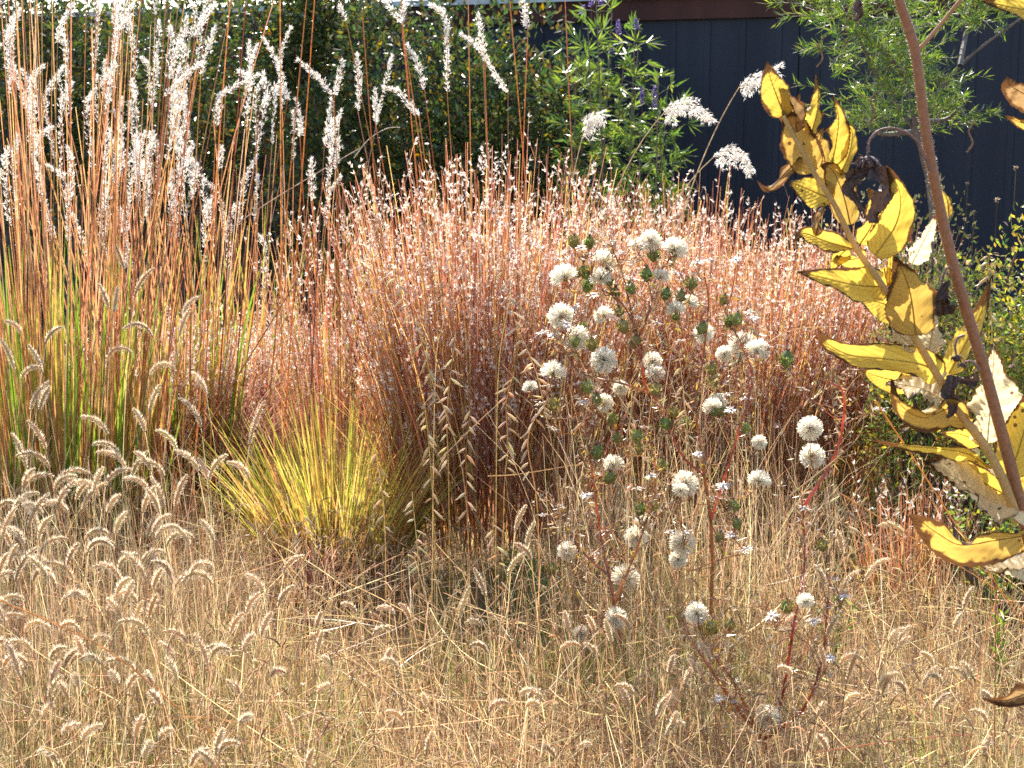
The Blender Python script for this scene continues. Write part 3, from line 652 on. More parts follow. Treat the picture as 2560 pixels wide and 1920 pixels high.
# ------------------------------------------------------------------ curved fuzzy seed heads (each stalk one thing)
HAIR = [(.80, .68, .48), (.86, .78, .62), (.70, .54, .36)]
def foxtail(hx, hy, Y, name, label, group, Lh, curl, az, hl, rcore=.0040, nh=170, col_h=HAIR, start=.1):
    hp = at(hx, hy, Y)
    Ls = max(.08, hp[2] - .03 * math.cos(curl)); lean = U(-.16, .16)
    st = arc(np.zeros((1, 3)), np.array([az]), np.array([Ls]), np.array([abs(lean)]), np.array([start + U(0, .15)]), 8, 2.0)[0]
    hd = arc(st[-1][None], np.array([az]), np.array([Lh]), np.array([start + .1]), np.array([start + curl]), 12)[0]
    cen = hd[6]; base = np.array([hp[0] - cen[0], hp[1] - cen[1], -.02]); zs = (hp[2] + .02) / max(cen[2], .05)
    st = st * [1, 1, 1]; dz = (hp[2] + .02) - cen[2]
    st[:, 2] += dz * np.linspace(0, 1, 8); hd[:, 2] += dz
    root = thing(name, label, "grass stalk", tuple(base), group)
    m = MB(); m.tubes((st + base)[None], np.linspace(.0013, .0009, 8), pick(STRAW, [1, 1, 1, 1, 1], 1), 3, True); m.build("stem", M_STEM, root)
    m = MB(); t = U(0, 1, nh); hd = hd + base; Hd = np.repeat(hd[None], nh, 0); B = along(Hd, t); T = nrm(along(np.repeat(np.gradient(hd, axis=0)[None], nh, 0), t))
    o = nrm(np.cross(T, rng.normal(0, 1, (nh, 3)))); env = (np.sin(t * 2.7 + .3) ** .6)
    B = B + o * (rcore * .8 * env)[:, None]
    m.spikes(B, o + T * .7, hl * env * U(.6, 1.2, nh), .0012, pick(col_h, [2, 2, 1], nh, .1))
    m.tubes(hd[None], rcore * np.sin(np.linspace(.25, 2.95, 12)) ** .6, pick([(.58, .42, .24), (.5, .34, .18)], [1, 1], 1, .1), 5)
    m.build("seed_head", M_FLUFF, root)
# heads seen one by one in the picture (centre, length in pixels, curl)
FX = [(300, 640, 60, .3), (290, 745, 60, .1), (355, 700, 90, .9), (260, 735, 60, .4), (345, 810, 80, 2.3), (20, 880, 80, .4), (35, 810, 50, 1.4), (130, 830, 60, 1.3), (475, 755, 60, 1.3),
      (460, 800, 70, .5), (295, 870, 90, 2.2), (90, 890, 70, .6), (405, 910, 70, 2.4), (75, 920, 60, 1.8), (95, 980, 80, .9), (110, 990, 60, .6), (500, 950, 60, 1.0), (480, 1020, 90, 1.2),
      (385, 990, 70, .5), (640, 1050, 110, .4), (240, 1050, 80, 1.6), (95, 1080, 80, .7), (350, 1045, 60, .6), (270, 1110, 80, 1.8), (50, 1120, 90, .6), (420, 1090, 70, 1.2), (180, 1175, 110, 2.4),
      (90, 1190, 90, 2.0), (290, 1180, 80, 1.7), (360, 1145, 60, 1.0), (380, 1155, 80, 1.8), (470, 1140, 80, 1.4), (600, 1165, 70, 1.5), (510, 1170, 60, .5), (230, 1230, 90, 1.2), (160, 1230, 80, .9),
      (60, 1240, 80, 1.8), (370, 1240, 80, .8), (450, 1220, 90, .6), (20, 1300, 80, .6), (110, 1310, 80, 1.0), (250, 1350, 110, 2.2), (300, 1300, 70, .8), (400, 1300, 60, 1.4), (180, 1380, 60, .7),
      (400, 1420, 50, .8), (320, 1480, 60, 1.8), (280, 1420, 70, 1.3), (60, 1400, 100, .9), (130, 1350, 80, 1.9), (730, 1400, 70, 1.5), (640, 1450, 60, 1.2), (630, 1500, 60, .9), (480, 1430, 110, 2.4),
      (440, 1580, 70, 1.8), (420, 1620, 60, 1.2), (550, 1620, 60, 2.0), (590, 1550, 60, .9), (520, 1320, 60, .8), (1300, 1290, 70, .5), (1290, 1400, 80, 1.0), (1310, 1370, 60, 1.3), (1325, 1330, 60, .4),
      (1200, 1450, 70, .5), (1160, 1500, 80, .4), (2230, 1310, 70, 2.2), (2190, 1410, 90, 1.6), (2120, 1445, 80, 1.3), (2050, 1430, 50, .9), (2420, 1490, 60, .4), (2240, 1580, 50, 1.4), (2260, 1600, 50, 1.6),
      (2130, 1660, 80, .3), (2340, 1690, 50, 1.7), (2420, 1670, 50, 1.0), (2220, 1690, 60, 1.5), (2320, 1640, 50, 1.3), (2080, 1560, 60, .6), (2100, 1350, 60, .3), (2220, 1700, 60, .9), (1740, 1660, 50, 1.2)]
for _ in range(75): FX.append((U(-20, 600) * U(.55, 1), U(1130, 1650), U(55, 95), U(.3, 2.7)))
for _ in range(60): FX.append((U(600, 2540), U(1480, 1900), U(38, 66), U(.1, 2.5)))
for _ in range(25): FX.append((U(0, 620), U(1600, 1900), U(40, 70), U(.3, 2.2)))
for (x, y, lp, cu) in FX:
    Y = float(np.clip(np.interp(y, [650, 850, 1100, 1400, 1700, 1900], [4.55, 4.25, 3.85, 3.35, 2.85, 2.55]) + U(-.12, .12), 2.3, 5))
    az = math.pi * (rng.random() < .5) + U(-.5, .5)
    left = x < 700
    shape = "nearly straight" if cu < .5 else "gently bent" if cu < 1.1 else "curved" if cu < 1.8 else "hooked"
    size = "long" if lp > (68 if left else 52) else "short"
    if left and y < 1000: where = "before the green blades of the tall plume grass"
    elif left and y < 1290: where = "in dense straw below the tall plume grass"
    elif left and y < 1560: where = "in the tan meadow before the yellow-green tuft"
    elif left: where = "low in the tan foreground meadow beyond the asters"
    elif x < 1450: where = "at the foot of the largest red clump" if y < 1530 else "in the open meadow before the largest red clump"
    elif x < 2050: where = "in the meadow round the aster stems"
    else: where = "in the meadow under the yellow leaves"
    lab = f"{size} {shape} tan foxtail {where}"; gr = f"{size} {shape} foxtails {where}"
    foxtail(x, y, Y, "foxtail_stalk", lab, gr, lp * mpp(Y) * 1.12, cu, az, .0098 if left else .007, nh=400 if y < 1500 else 260)

# ------------------------------------------------------------------ side-oats stalks with hanging spikelets
def spindle(m, p, d, L, wdt, c):
    d = nrm(d); k = 5; t = np.linspace(0, 1, k)
    m.tubes((p + d * (L * t)[:, None])[None], wdt * .5 * np.array([.25, .9, 1, .7, .08]), np.array([c]), 4)
    n = 4; B = p + d * (L * U(.3, .9, n))[:, None]; m.spikes(B, np.tile(d, (n, 1)) + rng.normal(0, .3, (n, 3)), L * .4, .0018, np.tile(c, (n, 1)))
OATS = [([(982, 680), (1025, 776), (1060, 873), (1085, 970), (1120, 1050), (1165, 1250)], 1180, 22, .0, .85), ([(1290, 670), (1268, 780), (1246, 930), (1240, 1270)], 1238, 3, .0, .3),
        ([(1250, 650), (1286, 795), (1324, 890), (1355, 990), (1400, 1280)], 1410, 14, .05, .85), ([(1130, 640), (1107, 807), (1087, 970)], 1075, 5, .0, .5), ([(1140, 830), (1118, 1030), (1122, 1220)], 1125, 14, .05, .9),
        ([(1285, 930), (1266, 1010), (1270, 1120), (1260, 1250)], 1255, 18, .05, .85), ([(1460, 930), (1462, 1010), (1458, 1200), (1440, 1400)], 1435, 12, .05, .7), ([(1370, 1000), (1320, 1100), (1345, 1300)], 1350, 10, .05, .8),
        ([(1060, 1000), (1075, 1150), (1085, 1350)], 1085, 12, .1, .9), ([(1180, 1000), (1165, 1140), (1170, 1350)], 1168, 14, .1, .9), ([(760, 1290), (755, 1340), (760, 1420)], 762, 6, .05, .8),
        ([(1580, 980), (1575, 1100), (1600, 1350)], 1600, 12, .05, .8), ([(1700, 900), (1720, 1100), (1730, 1350)], 1735, 12, .05, .7), ([(2100, 1230), (2120, 1330), (2110, 1480)], 2110, 10, .05, .8),
        ([(1890, 760), (1840, 950), (1830, 1250)], 1830, 8, .05, .5), ([(2470, 640), (2475, 760), (2480, 900)], 2484, 9, .0, .7), ([(940, 1130), (960, 1280), (965, 1500)], 968, 8, .05, .8), ([(1030, 1230), (1045, 1400), (1050, 1600)], 1052, 10, .05, .8),
        ([(1225, 1280), (1245, 1400), (1260, 1560)], 1262, 9, .05, .8)]
for pts, foot, ns, f0, f1 in OATS:
    Y = 3.75 + U(-.15, .15); pp = [at(x, y, Y) for x, y in pts][::-1]
    ft = at(foot, 1600, Y); ft[2] = -.02
    dn = "densely" if ns >= 14 else "loosely" if ns >= 9 else "sparsely"; wh = "beside the yellow-green tuft" if foot < 1000 else "before the largest red clump" if foot < 1450 else "among the white seed puffs" if foot < 2000 else "by the yellow leaves"
    ht = "tall" if pts[0][1] < 700 else "short" if pts[0][1] > 1150 else "middling"
    root = thing("side_oats_stalk", f"{ht} straw stalk {dn} hung with drooping oat-like spikelets {wh}", "grass stalk", tuple(ft), f"{ht} {dn} hung side-oats {wh}")
    c = spline([ft] + pp, 40); m = MB(); m.tubes(c[None], np.linspace(.0016, .0008, 40), pick(STRAW[:3], [1, 1, 1], 1), 3); m.build("stem", M_STEM, root)
    up = spline(pp, 60)[::-1]                                # tip first
    for q in range(ns):
        t = f0 + (f1 - f0) * (q + U(-.3, .3)) / ns; p = up[int(np.clip(t, 0, 1) * 59)]
        sx = -1 if U(0, 1) < .62 else 1; m = MB()
        d = np.array([sx * U(.35, .9), U(-.4, .4), -U(.35, 1.0)]); spindle(m, p + [sx * .002, 0, 0], d, U(.018, .036), U(.005, .0075), pick([(.70, .55, .34), (.76, .63, .42), (.6, .44, .26)], [1, 1, 1], 1)[0])
        m.build("spikelet", M_BRACT, root)

# ------------------------------------------------------------------ seeding aster plants
Z = np.zeros(3)
def proto(name, mb, mat):
    o = mb.build(name, mat, loc=(0, 0, 0)); return o
def make_puff(k, wild):
    m = MB(); n = 820; d = nrm(rng.normal(0, 1, (n, 3)));
    if wild: d = d[(d[:, 2] > -.15)]
    n = len(d); L = U(.024, .033, n)
    d2 = nrm(d + rng.normal(0, .12, (n, 3))); m.spikes(d2 * L[:, None], -d2, L * .94, .0021, pick([(.9, .84, .70), (.92, .88, .78), (.84, .74, .55)], [2, 2, 1], n, .04))
    m.spikes(d * .003, d, .010, .0016, pick([(.66, .48, .26), (.75, .6, .36)], [1, 1], n))
    a = np.arange(6) * 1.047; m.raw(np.concatenate([np.stack([np.cos(a) * .006, np.sin(a) * .006, a * 0 - .004], 1), [[0, 0, .005], [0, 0, -.012]]]), np.array([.42, .34, .14]), None, [(i, (i + 1) % 6, 6) for i in range(6)] + [((i + 1) % 6, i, 7) for i in range(6)])
    return proto("seed_puff", m, M_PUFF)
def make_bud(k):
    m = MB(); gcol = np.array([(.20, .24, .07), (.27, .28, .09), (.30, .25, .09)][k % 3])
    zz = np.array([-.004, .0, .006, .012, .017, .020]); rr = np.array([.001, .0055, .0082, .0078, .0055, .0035]); a = np.arange(8) * .7854
    V = np.stack([np.cos(a)[None] * rr[:, None], np.sin(a)[None] * rr[:, None], np.repeat(zz[:, None], 8, 1)], -1)
    b = np.arange(5)[:, None] * 8; j = np.arange(8)[None]; m.raw(V, gcol, np.stack([b + j, b + (j + 1) % 8, b + 8 + (j + 1) % 8, b + 8 + j], -1))
    n = 44; z = U(0, .016, n); aa = U(0, 6.283, n); rr_ = np.interp(z, zz, rr); B = np.stack([np.cos(aa) * rr_, np.sin(aa) * rr_, z], 1)
    m.leaves(B, np.stack([np.cos(aa) * .7, np.sin(aa) * .7, np.ones(n)], 1), .006, .003, pick([gcol, gcol * 1.5, gcol * .7], [2, 1, 1], n))
    n = 26; aa = U(0, 6.283, n); m.spikes(np.tile([0, 0, .019], (n, 1)), np.stack([np.cos(aa) * .6, np.sin(aa) * .6, np.ones(n)], 1), .009, .0022, pick([(.26, .16, .12), (.45, .36, .26)], [2, 1], n))
    return proto("flower_bud", m, M_GREEN)
def make_star(k):
    m = MB(); n = 15; aa = np.arange(n) * 2 * math.pi / n + U(-.12, .12, n); D = np.stack([np.cos(aa), np.sin(aa), U(-.35, .2, n)], 1)
    m.leaves(np.tile([0, 0, .001], (n, 1)) + D * .002, D, U(.011, .017, n), .0042, pick([(.72, .66, .62), (.66, .54, .38), (.8, .74, .68)], [2, 2, 1], n, .08), up=np.tile([0, 0, 1.], (n, 1)))
    a = np.arange(7) * .8976; m.raw(np.concatenate([np.stack([np.cos(a) * .005, np.sin(a) * .005, a * 0], 1), [[0, 0, .005], [0, 0, -.006]]]), np.array([.55, .48, .44]), None, [(i, (i + 1) % 7, 7) for i in range(7)] + [((i + 1) % 7, i, 8) for i in range(7)])
    return proto("spent_head", m, M_BRACT)
PUFFS = [make_puff(k, k > 2) for k in range(5)]; BUDS = [make_bud(k) for k in range(3)]; STARS = [make_star(k) for k in range(3)]
k1 = 2560 / 2212
puff = [(x * k1, y * k1, r) for x, y, r in [(1220, 600, 36), (1305, 565, 34), (1457, 540, 34), (1298, 603, 30), (1212, 683, 34), (1245, 730, 34), (1305, 778, 34), (1195, 807, 34), (1305, 683, 26), (1410, 780, 24), (1415, 808, 26), (1605, 745, 36),
        (1635, 758, 32), (1565, 765, 22), (1520, 720, 26), (1305, 870, 24), (1145, 838, 20), (1750, 925, 32), (1755, 985, 32), (1640, 955, 20), (1640, 1040, 30), (1480, 1045, 34), (1325, 1005, 28), (1390, 1130, 24), (1375, 1160, 32), (1475, 1172, 34),
        (1465, 1208, 24), (1225, 1190, 26), (1350, 1250, 38), (1330, 1335, 30), (1270, 1385, 32), (1255, 1368, 22), (1505, 1325, 30), (1740, 1300, 24), (1660, 1550, 34), (1540, 880, 26), (1405, 520, 28), (1375, 532, 22), (1490, 655, 22), (1425, 600, 24),
        (1460, 672, 26), (1340, 838, 20), (1550, 870, 24), (1470, 1060, 22)]]
f1 = lambda L: [(1340 + x / 3.687, 560 + y / 3.687) for x, y in L]
f2 = lambda L: [(1340 + x / 3.687, 1000 + y / 3.687) for x, y in L]
f3 = lambda L: [(1700 + x / 2.572, 640 + y / 2.572) for x, y in L]
f4 = lambda L: [(1700 + x / 2.572, 1280 + y / 2.572) for x, y in L]
bud = f1([(345, 175), (497, 180), (385, 450), (465, 460), (640, 465), (675, 530), (465, 585), (1020, 485), (1080, 300), (1285, 250), (1440, 560), (1190, 660), (1325, 680), (735, 650), (885, 600), (1285, 865), (785, 820), (435, 955), (815, 960), (350, 1095),
          (525, 1130), (905, 1100), (1765, 905), (1840, 895), (1715, 705), (1515, 970), (1625, 1350), (1630, 1460), (1100, 1540), (480, 1520), (555, 1630)]) + \
      f2([(555, 25), (170, 60), (1280, 120), (1640, 110), (1730, 115), (1210, 230), (1360, 220), (745, 360), (690, 190), (930, 350), (560, 500), (960, 460), (1160, 610), (670, 730), (950, 1020), (1090, 990), (290, 1470), (1825, 990), (1850, 1150), (1680, 1270), (140, 1570), (1930, 270)]) + \
      f3([(75, 185), (205, 735), (210, 810), (680, 680), (965, 790)]) + f4([(690, 620), (1010, 590), (920, 220), (200, 750), (310, 740)])
star = f1([(420, 220), (690, 165), (770, 270), (510, 280), (980, 190), (530, 655), (860, 500), (1290, 450), (1620, 335), (1845, 330), (1490, 350), (355, 770), (280, 920), (60, 1000), (165, 1030), (940, 860), (1115, 910), (1855, 790), (1960, 815), (2005, 870), (1320, 1080), (105, 1490), (385, 1470), (440, 1640), (1760, 1570), (1930, 1610)]) + \
       f2([(40, 30), (150, 260), (1065, 700), (940, 815), (470, 880), (230, 980), (60, 1060), (620, 1210), (545, 1410), (1240, 1220), (1380, 1220), (1730, 790), (1730, 910), (1800, 1240), (1930, 1390), (550, 680), (1500, 500), (1000, 250), (1600, 900)]) + \
       f3([(470, 395), (570, 580), (790, 855), (1280, 985), (800, 1620), (330, 990), (420, 920)]) + f4([(420, 240), (800, 60), (990, 430), (590, 670), (860, 700), (960, 940), (340, 1220), (250, 1200), (1060, 540)])
PLANTS = [  # label, foot x/y, main branches in picture places
    ("branching reddish aster with white seed puffs, rooted farthest from the red clump", (1925, 1900), [[(1925, 1900), (1905, 1850), (1850, 1780), (1760, 1650), (1690, 1540)], [(1915, 1860), (1949, 1766), (1985, 1560), (2011, 1408), (2005, 1250)], [(1925, 1880), (2010, 1770), (2055, 1640), (2070, 1500)], [(1905, 1850), (1830, 1700), (1745, 1600)], [(2005, 1300), (2090, 1130), (2110, 990), (2060, 950)]]),
    ("tallest aster, dense with green buds and white seed puffs", (1770, 1690), [[(1770, 1690), (1780, 1366), (1757, 1163), (1739, 1013), (1755, 912), (1771, 763), (1760, 680)], [(1760, 1200), (1703, 1135), (1640, 1000), (1614, 967), (1600, 885), (1581, 804), (1546, 750), (1492, 712), (1470, 663)], [(1597, 853), (1625, 771), (1638, 701), (1680, 640)], [(1780, 1350), (1840, 1100), (1880, 950), (1850, 850)], [(1640, 1000), (1560, 960), (1450, 930), (1400, 850)], [(1600, 885), (1560, 700), (1530, 620)]]),
    ("shorter aster with white seed puffs against the right foot of the red clump", (1560, 1640), [[(1560, 1640), (1530, 1480), (1500, 1330), (1480, 1180), (1460, 1050)], [(1530, 1480), (1600, 1350), (1640, 1200), (1620, 1080)], [(1520, 1420), (1440, 1360), (1400, 1270)], [(1545, 1580), (1470, 1580), (1450, 1560)]])]
heads = [(x, y, 'p', r) for x, y, r in puff] + [(x, y, 'b', 12) for x, y in bud] + [(x, y, 's', 12) for x, y in star]
own = [[], [], []]
for h in heads:
    x, y = h[:2]
    k = 2 if (y > 1130 and x < 1640) else (0 if (y > 1430 or x > 1930) else 1)
    own[k].append(h)
for pi, (lab, foot, mains) in enumerate(PLANTS):
    ft = G(*foot); Y0 = ft[1] ; ft[2] = -.02
    root = thing("aster_plant", lab, "plant", tuple(ft))
    Yp = Y0 - (.16, .10, .24)[pi]; m = MB(); nodes = []
    for bi, b in enumerate(mains):
        pts = [at(x, y, Yp + U(-.1, .1) * (i_ > 0)) for i_, (x, y) in enumerate(b)]
        if bi == 0: pts[0] = ft.copy()
        elif nodes:                                       # start on the branch it leaves
            N_ = np.array(nodes); pts[0] = N_[np.argmin(np.linalg.norm((N_ - pts[0]) * [1, .3, 1], axis=1))]
        c = spline(pts, 30); r0 = (.0062 if pi == 0 else .0048) if bi == 0 else (.0042 if pi == 0 else .0032)
        m.tubes(c[None], np.linspace(r0, .0016, 30), pick([(.46, .17, .11), (.5, .26, .14), (.44, .16, .12)], [1, 1, 1], 1), 5); nodes += list(c[3:])
    for (x, y, kd, r) in sorted(own[pi], key=lambda q: -q[1]):
        e = at(x, y, Yp + U(-.14, .14)); s_ = r * mpp(e[1])
        tgt = e - np.array([0, 0, .008 if kd != 'p' else .012])
        N_ = np.array(nodes); d = tgt - N_; dist = np.linalg.norm(d, axis=1) + np.where(d[:, 2] < .02, .35, 0) + np.abs(dist_ := np.linalg.norm(d[:, :2], axis=1) - d[:, 2]) * .25
        s0 = N_[np.argmin(dist)]; mid_ = s0 * .55 + tgt * .45 + np.array([(tgt[0] - s0[0]) * .18, 0, -.012 * np.sign(U(-.5, 1))])
        c = spline([s0, mid_, tgt], 10); m.tubes(c[None], np.linspace(.0015, .0010, 10), pick([(.5, .24, .14), (.5, .32, .17), (.4, .26, .12)], [2, 1, 1], 1), 3)
        nodes += list(c[4:8])
        if kd == 'p':
            o = copy_part(PUFFS[rng.integers(5)], root, e, (U(-.5, .5), U(-.5, .5), U(0, 6.28)), s_ / .030)
        elif kd == 'b':
            o = copy_part(BUDS[rng.integers(3)], root, e - [0, 0, .008], (U(-.3, .3), U(-.3, .3), U(0, 6.28)), U(1.1, 1.5))
        else:
            o = copy_part(STARS[rng.integers(3)], root, e, (U(-.35, .35), U(-.35, .35), U(0, 6.28)), U(.9, 1.25))
    # bare fruiting twigs
    N_ = np.array(nodes); k = 480 if pi == 1 else 260; s0 = N_[rng.integers(0, len(N_), k)]; az = U(0, 6.283, k)
    P = arc(s0, az, U(.03, .11, k), U(.2, .8, k), U(.1, 1.4, k), 6); m.tubes(P, np.linspace(.0009, .0005, 6), pick([(.5, .3, .17), (.42, .2, .12)], [1, 1], k), 3)
    m.build("branches", M_STEM, root)
    m = MB(); kk = k * 3; tp = np.repeat(P[:, -1], 3, 0); m.leaves(tp - U(0, .03, (kk, 1)) * [0, 0, 1], rng.normal(0, 1, (kk, 3)) + [0, 0, .3], U(.006, .018, kk), .0035, pick([(.62, .5, .36), (.55, .38, .22), (.7, .62, .5), (.36, .34, .12)], [2, 2, 1, .6], kk))
    k2 = 1300 if pi == 1 else 600; s0 = N_[rng.integers(0, len(N_), k2)]; m.leaves(s0, rng.normal(0, 1, (k2, 3)), U(.012, .03, k2), .004, pick([(.6, .44, .24), (.5, .3, .16), (.6, .42, .08), (.34, .32, .1)], [3, 2, .8, .8], k2))
    stuff(m.build("withered_leaves", M_BRACT, root))
for o in PUFFS + BUDS + STARS: bpy.data.objects.remove(o)

# ------------------------------------------------------------------ the tall yellow-leaved stalk
YB = 2.0
def big_plant():
    ft = at(2690, 2600, YB); ft[2] = -.02
    root = thing("yellow_leaved_stalk", "tall brown hairy stalk with large yellow leaves, scorched brown edges and withered flower heads", "plant", tuple(ft))
    pp = lambda L, dy=0.0: [at(x, y, YB + dy) for x, y in L]
    main = spline(pp([(2235, -200), (2245, -20), (2268, 60), (2290, 140), (2310, 300), (2330, 420), (2352, 530), (2380, 650), (2420, 790), (2460, 920), (2490, 1030), (2520, 1140), (2550, 1260), (2590, 1450), (2640, 1800)]) + [ft], 60)
    def stem(name, c, r0, r1, colr, hairs, sides=10, mat=None):
        m = MB(); K = len(c); m.tubes(c[None], np.linspace(r0, r1, K), np.array([colr]), sides)
        o = m.build(name, mat or M_STALK, root, smooth=True)
        if hairs:
            n = hairs; t = U(0, 1, n); B = along(np.repeat(c[None], n, 0), t); T = nrm(along(np.repeat(np.gradient(c, axis=0)[None], n, 0), t)); q = nrm(np.cross(T, rng.normal(0, 1, (n, 3))))
            h = MB(); h.spikes(B + q * (r0 + (r1 - r0) * t)[:, None] * .95, q, U(.0012, .003, n), .0004, pick([(.8, .72, .62)], [1], n)); stuff(h.build("stem_hairs", M_FLUFF, o))
        return o
    mp_ = mpp(YB)
    stem("main_stem", main, 11.5 * mp_, 17 * mp_, (.30, .125, .055), 2600, 12)
    stem("side_shoot", spline(pp([(2292, 130), (2340, 75), (2405, -5), (2450, -60)]), 10), 5.5 * mp_, 4.5 * mp_, (.40, .2, .09), 120, 8)
    leafy = spline(pp([(2545, 1305), (2505, 1195), (2460, 1112), (2405, 1040), (2350, 950), (2300, 865), (2245, 775), (2190, 690), (2140, 620), (2085, 510), (2040, 440), (1995, 360), (1958, 290)], -.012), 40)
    stem("leafy_shoot", leafy, 13 * mp_, 5 * mp_, (.60, .43, .18), 500, 10, M_SHOOT)
    Y1, Y2, OR_SHADE, BR, WHT_LIT = (.66, .465, .078), (.58, .40, .07), (.47, .30, .07), (.27, .165, .07), (.68, .56, .33)  # whitish tone paints sunlight into the leaf colour; orange tone has shade in it
    def leaf(pts, hw, roll, fold=.35, c=Y1, br=0.0, puck=0.0, wave=.12, mat=None, name="leaf", dz=0.0, dtip=0.0, pw=.55, lab=None):
        """pts: midrib from base to tip; hw: half width (pixels); roll turns the blade about its midrib; puck: quilted surface"""
        nu, nv = 56, 21
        P3 = [at(x, y, YB + dz + dtip * i_ / (len(pts) - 1)) for i_, (x, y) in enumerate(pts)]
        c3 = spline(P3, nu); T = nrm(np.gradient(c3, axis=0)); view = nrm(c3 - np.array([0, 0, CAM_H]))
        sp = nrm(np.cross(T, view)); fr = np.cross(sp, T)
        u = np.linspace(0, 1, nu); prof = np.sin(np.pi * u ** pw) ** .8 * (1 - .25 * u); prof[0] = .10; prof[-1] = .02
        prof = prof / prof.max(); ww = 1.42 * hw * mp_ / max(.32, abs(math.cos(roll)))
        v = np.linspace(-1, 1, nv); rl = roll + .25 * np.sin(u * 3 + U(0, 6)) * wave * 4
        V = np.zeros((nu, nv, 3)); ph = U(0, 6.28)
        for j, vv in enumerate(v):
            ang = rl + np.sign(vv) * fold * min(1, abs(vv) * 3) * -1
            dirv = sp * np.cos(ang)[:, None] + fr * np.sin(ang)[:, None]
            if vv < 0: dirv = sp * np.cos(rl + fold)[:, None] + fr * np.sin(rl + fold)[:, None]
            elif vv > 0: dirv = sp * np.cos(rl - fold)[:, None] + fr * np.sin(rl - fold)[:, None]
            nrm_ = np.cross(dirv, T)
            rip = (wave * abs(vv) ** 2 * np.sin(u * 17 + ph + vv * 2) + (wave * .8 + .05) * abs(vv) ** 1.5 * np.sin(u * 7 + ph * 2 + vv * 1.3) + .05 * abs(vv) * np.sin(u * 41 + ph + vv * 5)) * ww * prof + rng.normal(0, .006 * ww / .01 * .01, nu) * abs(vv)
            quilt = (puck + .22) * .0034 * np.abs(np.sin((u * 24 - abs(vv) * 5.5) * 1.6)) ** .7 * (.55 + .45 * np.abs(np.sin(vv * 9 + u * 9))) * (abs(vv) > .02)
            serr = 1 + .035 * np.sin(u * 120 + j) * (abs(vv) > .95)
            V[:, j] = c3 + dirv * (vv * ww * prof * serr)[:, None] + nrm_ * (rip + quilt)[:, None]
        m = MB(); b = np.arange(nu - 1)[:, None] * nv; jj = np.arange(nv - 1)[None]
        m.raw(V, np.array(c) * U(.92, 1.06), np.stack([b + jj, b + jj + 1, b + nv + jj + 1, b + nv + jj], -1))
        uv = np.stack([np.repeat(u[:, None], nv, 1), np.repeat(v[None], nu, 0), np.full((nu, nv), br)], -1).reshape(-1, 3)
        o = m.build(name, mat or M_LEAF, root, smooth=True, uv=uv)
        if lab: o["label"] = lab
        if mat is None:
            k = MB(); k.tubes((c3[:-3] )[None], np.linspace(2.2, .5, nu - 3) * mp_, np.array([np.array(c) * .9]), 5); k.build("midrib", M_SHOOT, o, smooth=True)
        return o
    leaf([(1962, 292), (1942, 240), (1926, 195), (1918, 155)], 27, .35, .3, Y2, .05, .3)
    leaf([(1992, 330), (1985, 275), (1965, 235), (1945, 215)], 20, .8, .3, BR, .25)
    leaf([(2030, 432), (1998, 360), (1976, 305), (1958, 272)], 34, -.25, .4, OR_SHADE, .08, .2)
    leaf([(2028, 335), (2042, 284), (2046, 238), (2040, 182)], 13, .9, .5, Y2, .05, .2, .25)
    leaf([(2080, 410), (2092, 345), (2096, 290), (2081, 236)], 15, -.9, .5, Y2, .05, .2, .25)
    leaf([(2100, 437), (2123, 385), (2130, 330), (2113, 303)], 15, .6, .4, Y1, .02)
    leaf([(2005, 395), (1965, 430), (1922, 472), (1892, 452)], 8, .8, .6, BR, .3, 0, .5)
    leaf([(2082, 500), (2018, 472), (1970, 455)], 27, -.3, .3, Y1, -.05, .3, dtip=.03)
    leaf([(2126, 562), (2107, 483), (2080, 425), (2050, 412)], 27, .3, .35, OR_SHADE, .02, .2)
    leaf([(2187, 640), (2240, 560), (2250, 483), (2216, 414)], 33, .25, .3, Y1, -.06, .2, dtip=-.03)
    leaf([(2130, 622), (2064, 603), (2012, 584), (1985, 602)], 18, -.5, .35, Y1, .06, .2, .2)
    leaf([(2040, 590), (2050, 545), (2062, 515), (2052, 508)], 7, .9, .6, BR, .3, 0, .5)
    leaf([(2218, 716), (2150, 714), (2068, 697), (1993, 679)], 31, -.35, .3, Y1, -.02, .25, dtip=-.03)
    leaf([(2290, 838), (2278, 745), (2262, 690), (2238, 642)], 46, .2, .4, OR_SHADE, .02, .4, dz=-.03, dtip=-.04)
    leaf([(2250, 772), (2195, 755), (2135, 735)], 30, .4, .25, Y2, -.08, .2, dz=.02, dtip=.03)
    leaf([(2285, 865), (2250, 838), (2225, 812)], 20, -1.22, .2, WHT_LIT, -.2, 1.0, .1, dz=.01)
    leaf([(2318, 895), (2330, 830), (2332, 742)], 27, 1.0, .25, WHT_LIT, -.2, 1.0, .1, dz=.02)
    leaf([(2210, 668), (2222, 720), (2228, 600)], 14, .5, .3, Y1, -.1, .3, dz=.02)
    leaf([(2120, 620), (2090, 650), (2075, 690), (2092, 735)][:3], 14, .6, .3, Y1, .02, dz=.03)
    leaf([(2345, 952), (2313, 914), (2204, 896), (2123, 887), (2063, 855), (2053, 828)], 27, -.4, .28, Y1, .0, .25, dtip=-.06)
    leaf([(2362, 1002), (2300, 970), (2215, 955)], 38, -1.22, .22, WHT_LIT, -.22, 1.2, .1, dz=.0, dtip=.02)
    leaf([(2290, 960), (2210, 945), (2150, 925)], 25, .4, .25, Y2, -.1, .2, dz=.05)
    leaf([(2420, 1060), (2375, 1022), (2310, 1045), (2252, 1012), (2227, 948)], 28, .5, .5, OR_SHADE, .10, .3, .2, dtip=-.05)
    leaf([(2477, 1172), (2422, 1136), (2349, 1122), (2248, 1113), (2172, 1098)], 10, 1.05, .35, Y1, .04, .2, .15, dtip=-.04)
